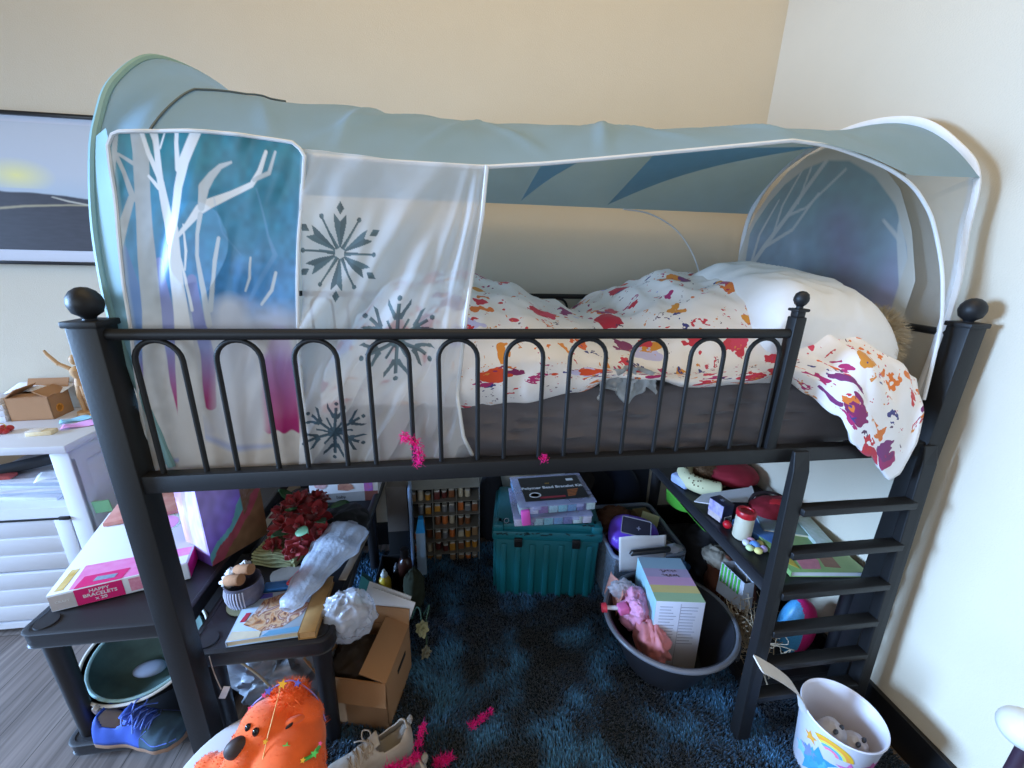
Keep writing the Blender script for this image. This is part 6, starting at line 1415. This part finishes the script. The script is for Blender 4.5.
# white round stand with the orange plush dog
stnd = thing('round_stand', 'white round stand under the orange plush dog at the bottom left', 'stool', (.19, -.125, 0))
obj('seat', MB().lathe([(0, .222), (.150, .222), (.160, .228), (.166, .240), (.164, .249), (.155, .253), (0, .253)], (.19, -.125, 0), 56), mat('white_plastic', '#c9c8cc', rough=.4, var=.03), stnd)
obj('pedestal', MB().lathe([(.135, 0), (.138, .006), (.10, .10), (.115, .225)], (.19, -.125, 0), 48), mat('white_plastic', '#c9c8cc'), stnd)
orange = mat('orange_plush', '#e25c1e', rough=.95, var=.18, scale=40, sheen=.3)
dog = thing('plush_dog', 'bright orange plush dog with dark nose lying on the white stand', 'soft toy', (.24, -.10, .2535))
E_ = [((.290, -.105, .318), (.082, .090, .066), (0, 0, .3)), ((.240, -.078, .352), (.066, .062, .056), (0, 0, 0)), ((.214, -.108, .346), (.046, .048, .042), (0, .3, .5)), ((.202, -.134, .318), (.048, .046, .040), (0, 0, 0)), ((.150, -.105, .290), (.046, .025, .026), (0, -.30, .0)), ((.108, -.100, .278), (.034, .026, .025), (0, -.2, .1)),
      ((.348, -.135, .305), (.032, .040, .040), (0, 0, 0)), ((.362, -.175, .285), (.028, .045, .030), (0, 0, -.2)), ((.277, -.045, .385), (.044, .036, .034), (0, 0, 0)), ((.315, -.062, .355), (.046, .036, .040), (0, .3, 0)), ((.235, -.165, .285), (.07, .05, .030), (0, 0, 0)), ((.255, -.205, .272), (.03, .045, .022), (0, 0, .2))]
db = MB()
for c, r, ro in E_: db.sph(c, 1, r, ro, n=28, m=18)
db_o = obj('body', db, orange, dog, ang=180)
q = db_o.modifiers.new('merge', 'REMESH'); q.mode = 'VOXEL'; q.voxel_size = .0045; q.use_smooth_shade = True
q = db_o.modifiers.new('relax', 'SMOOTH'); q.factor = .6; q.iterations = 8
R5 = random.Random(15); P, Q, P2, Q2 = [], [], [], []
def inside(p, skip):
    for i, (c, r, ro) in enumerate(E_):
        if i != skip:
            d = Euler(ro).to_matrix().transposed() @ (p-Vector(c))
            if (d.x/r[0])**2+(d.y/r[1])**2+(d.z/r[2])**2 < .93: return True
    return False
for i, (c, r, ro) in enumerate(E_):
    for k in range(1500):
        d = Vector((R5.gauss(0, 1), R5.gauss(0, 1), R5.gauss(0, 1))).normalized(); p = Vector(c)+Euler(ro).to_matrix() @ Vector((d.x*r[0], d.y*r[1], d.z*r[2]))*.97
        if inside(p, i) or (i in (4, 5) and k % 3): continue
        n = (Euler(ro).to_matrix() @ Vector((d.x/r[0], d.y/r[1], d.z/r[2]))).normalized()
        if i in (8,) or (i == 0 and p.y > -.06): P2.append(p); Q2.append(n)
        else: P.append(p); Q.append(n)
f1 = obj('short_fur', fur(P, Q, .0042, .0008, 1, .6), orange, dog, smooth=False); f1['kind'] = 'stuff'
f2 = obj('long_tuft', fur(P2, Q2, .020, .0009, 2, .55), mat('orange_tuft', '#f0641c', rough=.9, var=.2), dog, smooth=False); f2['kind'] = 'stuff'
obj('nose', MB().sph((.197, -.128, .370), .0255, (1.05, .75, .9), (0, 0, .4), n=24, m=16), mat('nose_brown', '#33211d', rough=.6), dog)
for c in ((.213, -.104, .393), (.234, -.116, .394)):
    e = obj('eye', MB().sph(c, .0095, (.8, .8, 1.15), n=18, m=12), mat('eye_black', '#0c0c0e', rough=.1), dog)
ear = obj('ear', MB().sph((.305, -.088, .372), .026, (1.0, .45, .9), (.5, .3, .5), n=22, m=14), orange, dog); obj('inner_ear', MB().sph((.300, -.100, .380), .014, (1.1, .35, .8), (.6, -.4, .6), n=16, m=10), mat('inner_ear_dark', '#2a160e', rough=.9), ear)
mo = MB(); mo.tube(smoothpath([(.186, -.148, .352), (.188, -.168, .336), (.194, -.180, .318)], 4), .0012, 6)
for k in range(10): mo.sph((.198+R5.uniform(-.02, .028), -.168+R5.uniform(-.006, .004), .338+R5.uniform(-.012, .008)), .0013, n=6, m=4)
obj('muzzle_marks', mo, mat('dark_thread', '#5a2410', rough=.9), dog)
gl = thing('string_garland', 'thin coloured star garland draped over the orange plush dog', 'garland', (.25, -.06, .36))
G1 = smoothpath([(.165, -.050, .318), (.190, -.040, .372), (.222, -.042, .406), (.252, -.034, .424), (.285, -.028, .428), (.318, -.034, .405), (.345, -.045, .375), (.365, -.07, .335)], 8)
obj('cord', MB().tube(G1, .0016, 6), mat('violet_cord', '#8a7ac0', rough=.6), gl)
G2 = smoothpath([(.262, -.036, .424), (.265, -.10, .408), (.262, -.135, .385), (.258, -.172, .345)], 6)
obj('cord', MB().tube(G2, .0011, 6), mat('gold_cord', '#d8a050', rough=.6), gl)
def star3(c, r, m): obj('star', MB().prism([((r if i % 2 == 0 else r*.45)*math.cos(PI*i/5), (r if i % 2 == 0 else r*.45)*math.sin(PI*i/5)) for i in range(10)], -.002, .002, Matrix.Translation(c) @ Euler((.8, 0, .2)).to_matrix().to_4x4()), m, gl, smooth=False)
ys = mat('gold_star', '#f0b020', rough=.4); bs = mat('blue_star', '#5a62c8', rough=.4); gs = mat('green_star', '#4fb84a', rough=.4); ps = mat('pink_star', '#e8508a', rough=.4)
for c, r, m in (((.268, -.040, .434), .011, ys), ((.262, -.137, .391), .006, ys), ((.257, -.176, .348), .006, ys), ((.236, -.043, .421), .010, bs), ((.226, -.046, .413), .007, ps), ((.300, -.036, .427), .009, bs), ((.190, -.048, .378), .006, ps)): star3(c, r, m)
G3 = smoothpath([(.300, -.135, .375), (.318, -.150, .358), (.340, -.158, .350), (.362, -.150, .350), (.372, -.135, .352)], 6)
obj('cord', MB().tube(G3, .004, 8), mat('green_cord', '#3fa044', rough=.5), gl)
for c, r, m in (((.305, -.142, .374), .009, gs), ((.366, -.152, .356), .009, gs), ((.345, -.163, .357), .006, ys), ((.374, -.135, .360), .005, ps)): star3(c, r, m)

# trainers and pink feathers
bei = mat('beige_knit', '#b9aea2', rough=.85, var=.14, scale=60, bump=.2); offw = mat('offwhite_sole', '#bdb5ac', rough=.6); bl = mat('beige_lace', '#a89a8c', rough=.8)
shoe('beige laced trainer on the rug in front of the brown cardboard box', (.545, .045, .028), (.300, -.062, .028), .102, bei, offw, mat('grey_lining', '#8d867e', rough=.9), bl, w=.095, group='beige trainers')
shoe('beige laced trainer nearest the camera half under pink feathers', (.595, -.062, .03), (.355, -.185, .03), .105, bei, offw, mat('grey_lining', '#8d867e'), bl, w=.095, group='beige trainers')
fm_ = mat('magenta_feather', '#ee1c8a', rough=.8, var=.15, transl=.3)
def feather(label, pts, ln, n, seed, kind='feather'):
    R6 = random.Random(seed); P = []; Q = []; SP = smoothpath(pts, 6)
    for k in range(int(n*.6)):
        p = SP[R6.randrange(len(SP))]; d = Vector((R6.gauss(0, 1), R6.gauss(0, 1), R6.gauss(.2, .8))).normalized(); p = SP[min(len(SP)-1, R6.randrange(5)*len(SP)//5+R6.randrange(2))]; P.append(Vector(p)+Vector((R6.gauss(0, .005), R6.gauss(0, .005), R6.gauss(0, .005)))); Q.append(d)
    t = thing('feather', label, 'feather', tuple(min(SP, key=lambda q: q.z)), 0, 'magenta feathers')
    obj('quill', MB().tube(SP, .0012, 6), fm_, t); b = obj('barbs', fur(P, Q, ln, .0011, seed, .5), fm_, t, smooth=False); b['kind'] = 'stuff'
feather('magenta feather lying alone in the middle of the rug', [(.728, .068, .042), (.748, .072, .046), (.768, .085, .048), (.80, .105, .046)], .014, 500, 1)
feather('magenta feather hanging over the side rail below the snowflake curtain', [(.583, -.012, 1.062), (.598, -.014, 1.058), (.612, -.014, 1.040), (.614, -.012, 1.015), (.608, -.006, .99)], .013, 600, 2)
feather('tiny magenta feather stuck on the side rail under the duvet', [(.892, -.002, .992), (.899, -.002, .993)], .007, 160, 3)
feather('magenta feather on the heel of the nearest beige trainer', [(.575, -.02, .125), (.582, .0, .14), (.588, .01, .155)], .013, 450, 4)
feather('magenta feather across the nearest beige trainer', [(.50, -.075, .135), (.535, -.07, .14), (.565, -.06, .135), (.58, -.05, .13)], .016, 900, 5)
feather('magenta feather on the toe side of the nearest beige trainer', [(.405, -.085, .115), (.42, -.085, .118), (.44, -.085, .12)], .014, 500, 6)
feather('magenta feather on the rug right of the beige trainers', [(.625, -.03, .06), (.645, -.028, .062), (.665, -.02, .06)], .016, 650, 7)
# ---------------------------------------------------------------- light and camera
def area(name, loc, target, sx, sy, power, col):
    l = bpy.data.lights.new(name, 'AREA'); l.shape = 'RECTANGLE'; l.size = sx; l.size_y = sy; l.energy = power; l.color = col
    o = bpy.data.objects.new(name, l); COL.objects.link(o); o.location = loc
    o.rotation_euler = (Vector(target)-Vector(loc)).to_track_quat('-Z', 'Y').to_euler()
    return o
area('window_daylight', (-3.9, -.35, 1.50), (1.95, -.20, .30), 1.3, 1.3, 98, (.36, .60, 1.0)).data.spread = math.radians(62)
area('warm_wall_fill', (.9, -.2, 3.1), (.95, .3, 0), 2.6, 1.6, 23, (1, .76, .42))  # added lamp without a known source, warms the upper walls
area('room_window_behind', (-.9, -2.7, 1.5), (.8, .4, .7), 2.2, 1.5, 36, (.66, .82, 1.0))
w = bpy.data.worlds.new('World'); S.world = w; w.use_nodes = True
NT = w.node_tree; bg = NT.nodes['Background']; bg.inputs['Strength'].default_value = .28
tcw = NT.nodes.new('ShaderNodeTexCoord'); spw = NT.nodes.new('ShaderNodeSeparateXYZ'); rpw = NT.nodes.new('ShaderNodeValToRGB'); mrw = NT.nodes.new('ShaderNodeMapRange')
mrw.inputs['From Min'].default_value = -.6; mrw.inputs['From Max'].default_value = .8
rpw.color_ramp.elements[0].color = (.62, .80, 1.0, 1); rpw.color_ramp.elements[1].color = (1.0, .82, .56, 1)
NT.links.new(tcw.outputs['Generated'], spw.inputs[0]); NT.links.new(spw.outputs['Z'], mrw.inputs['Value']); NT.links.new(mrw.outputs[0], rpw.inputs[0]); NT.links.new(rpw.outputs[0], bg.inputs['Color'])
cam = bpy.data.cameras.new('camera'); co = bpy.data.objects.new('camera', cam); COL.objects.link(co)
cam.sensor_width = 36; cam.lens = 412.1388603825946/1024*36; cam.clip_start = .01
co.location = (0.6937020262096002, -0.8397465910382595, 1.4409762825593664)
ax, ay, az = 1.2654401178214385, -0.024416852496150263, -0.1380250222217594
co.rotation_euler = Euler((ax, ay, az), 'XYZ')
S.camera = co
S.view_settings.view_transform = 'Standard'; S.view_settings.look = 'None'
S.view_settings.exposure = 0.12; S.view_settings.gamma = 1; S.view_settings.use_curve_mapping = False
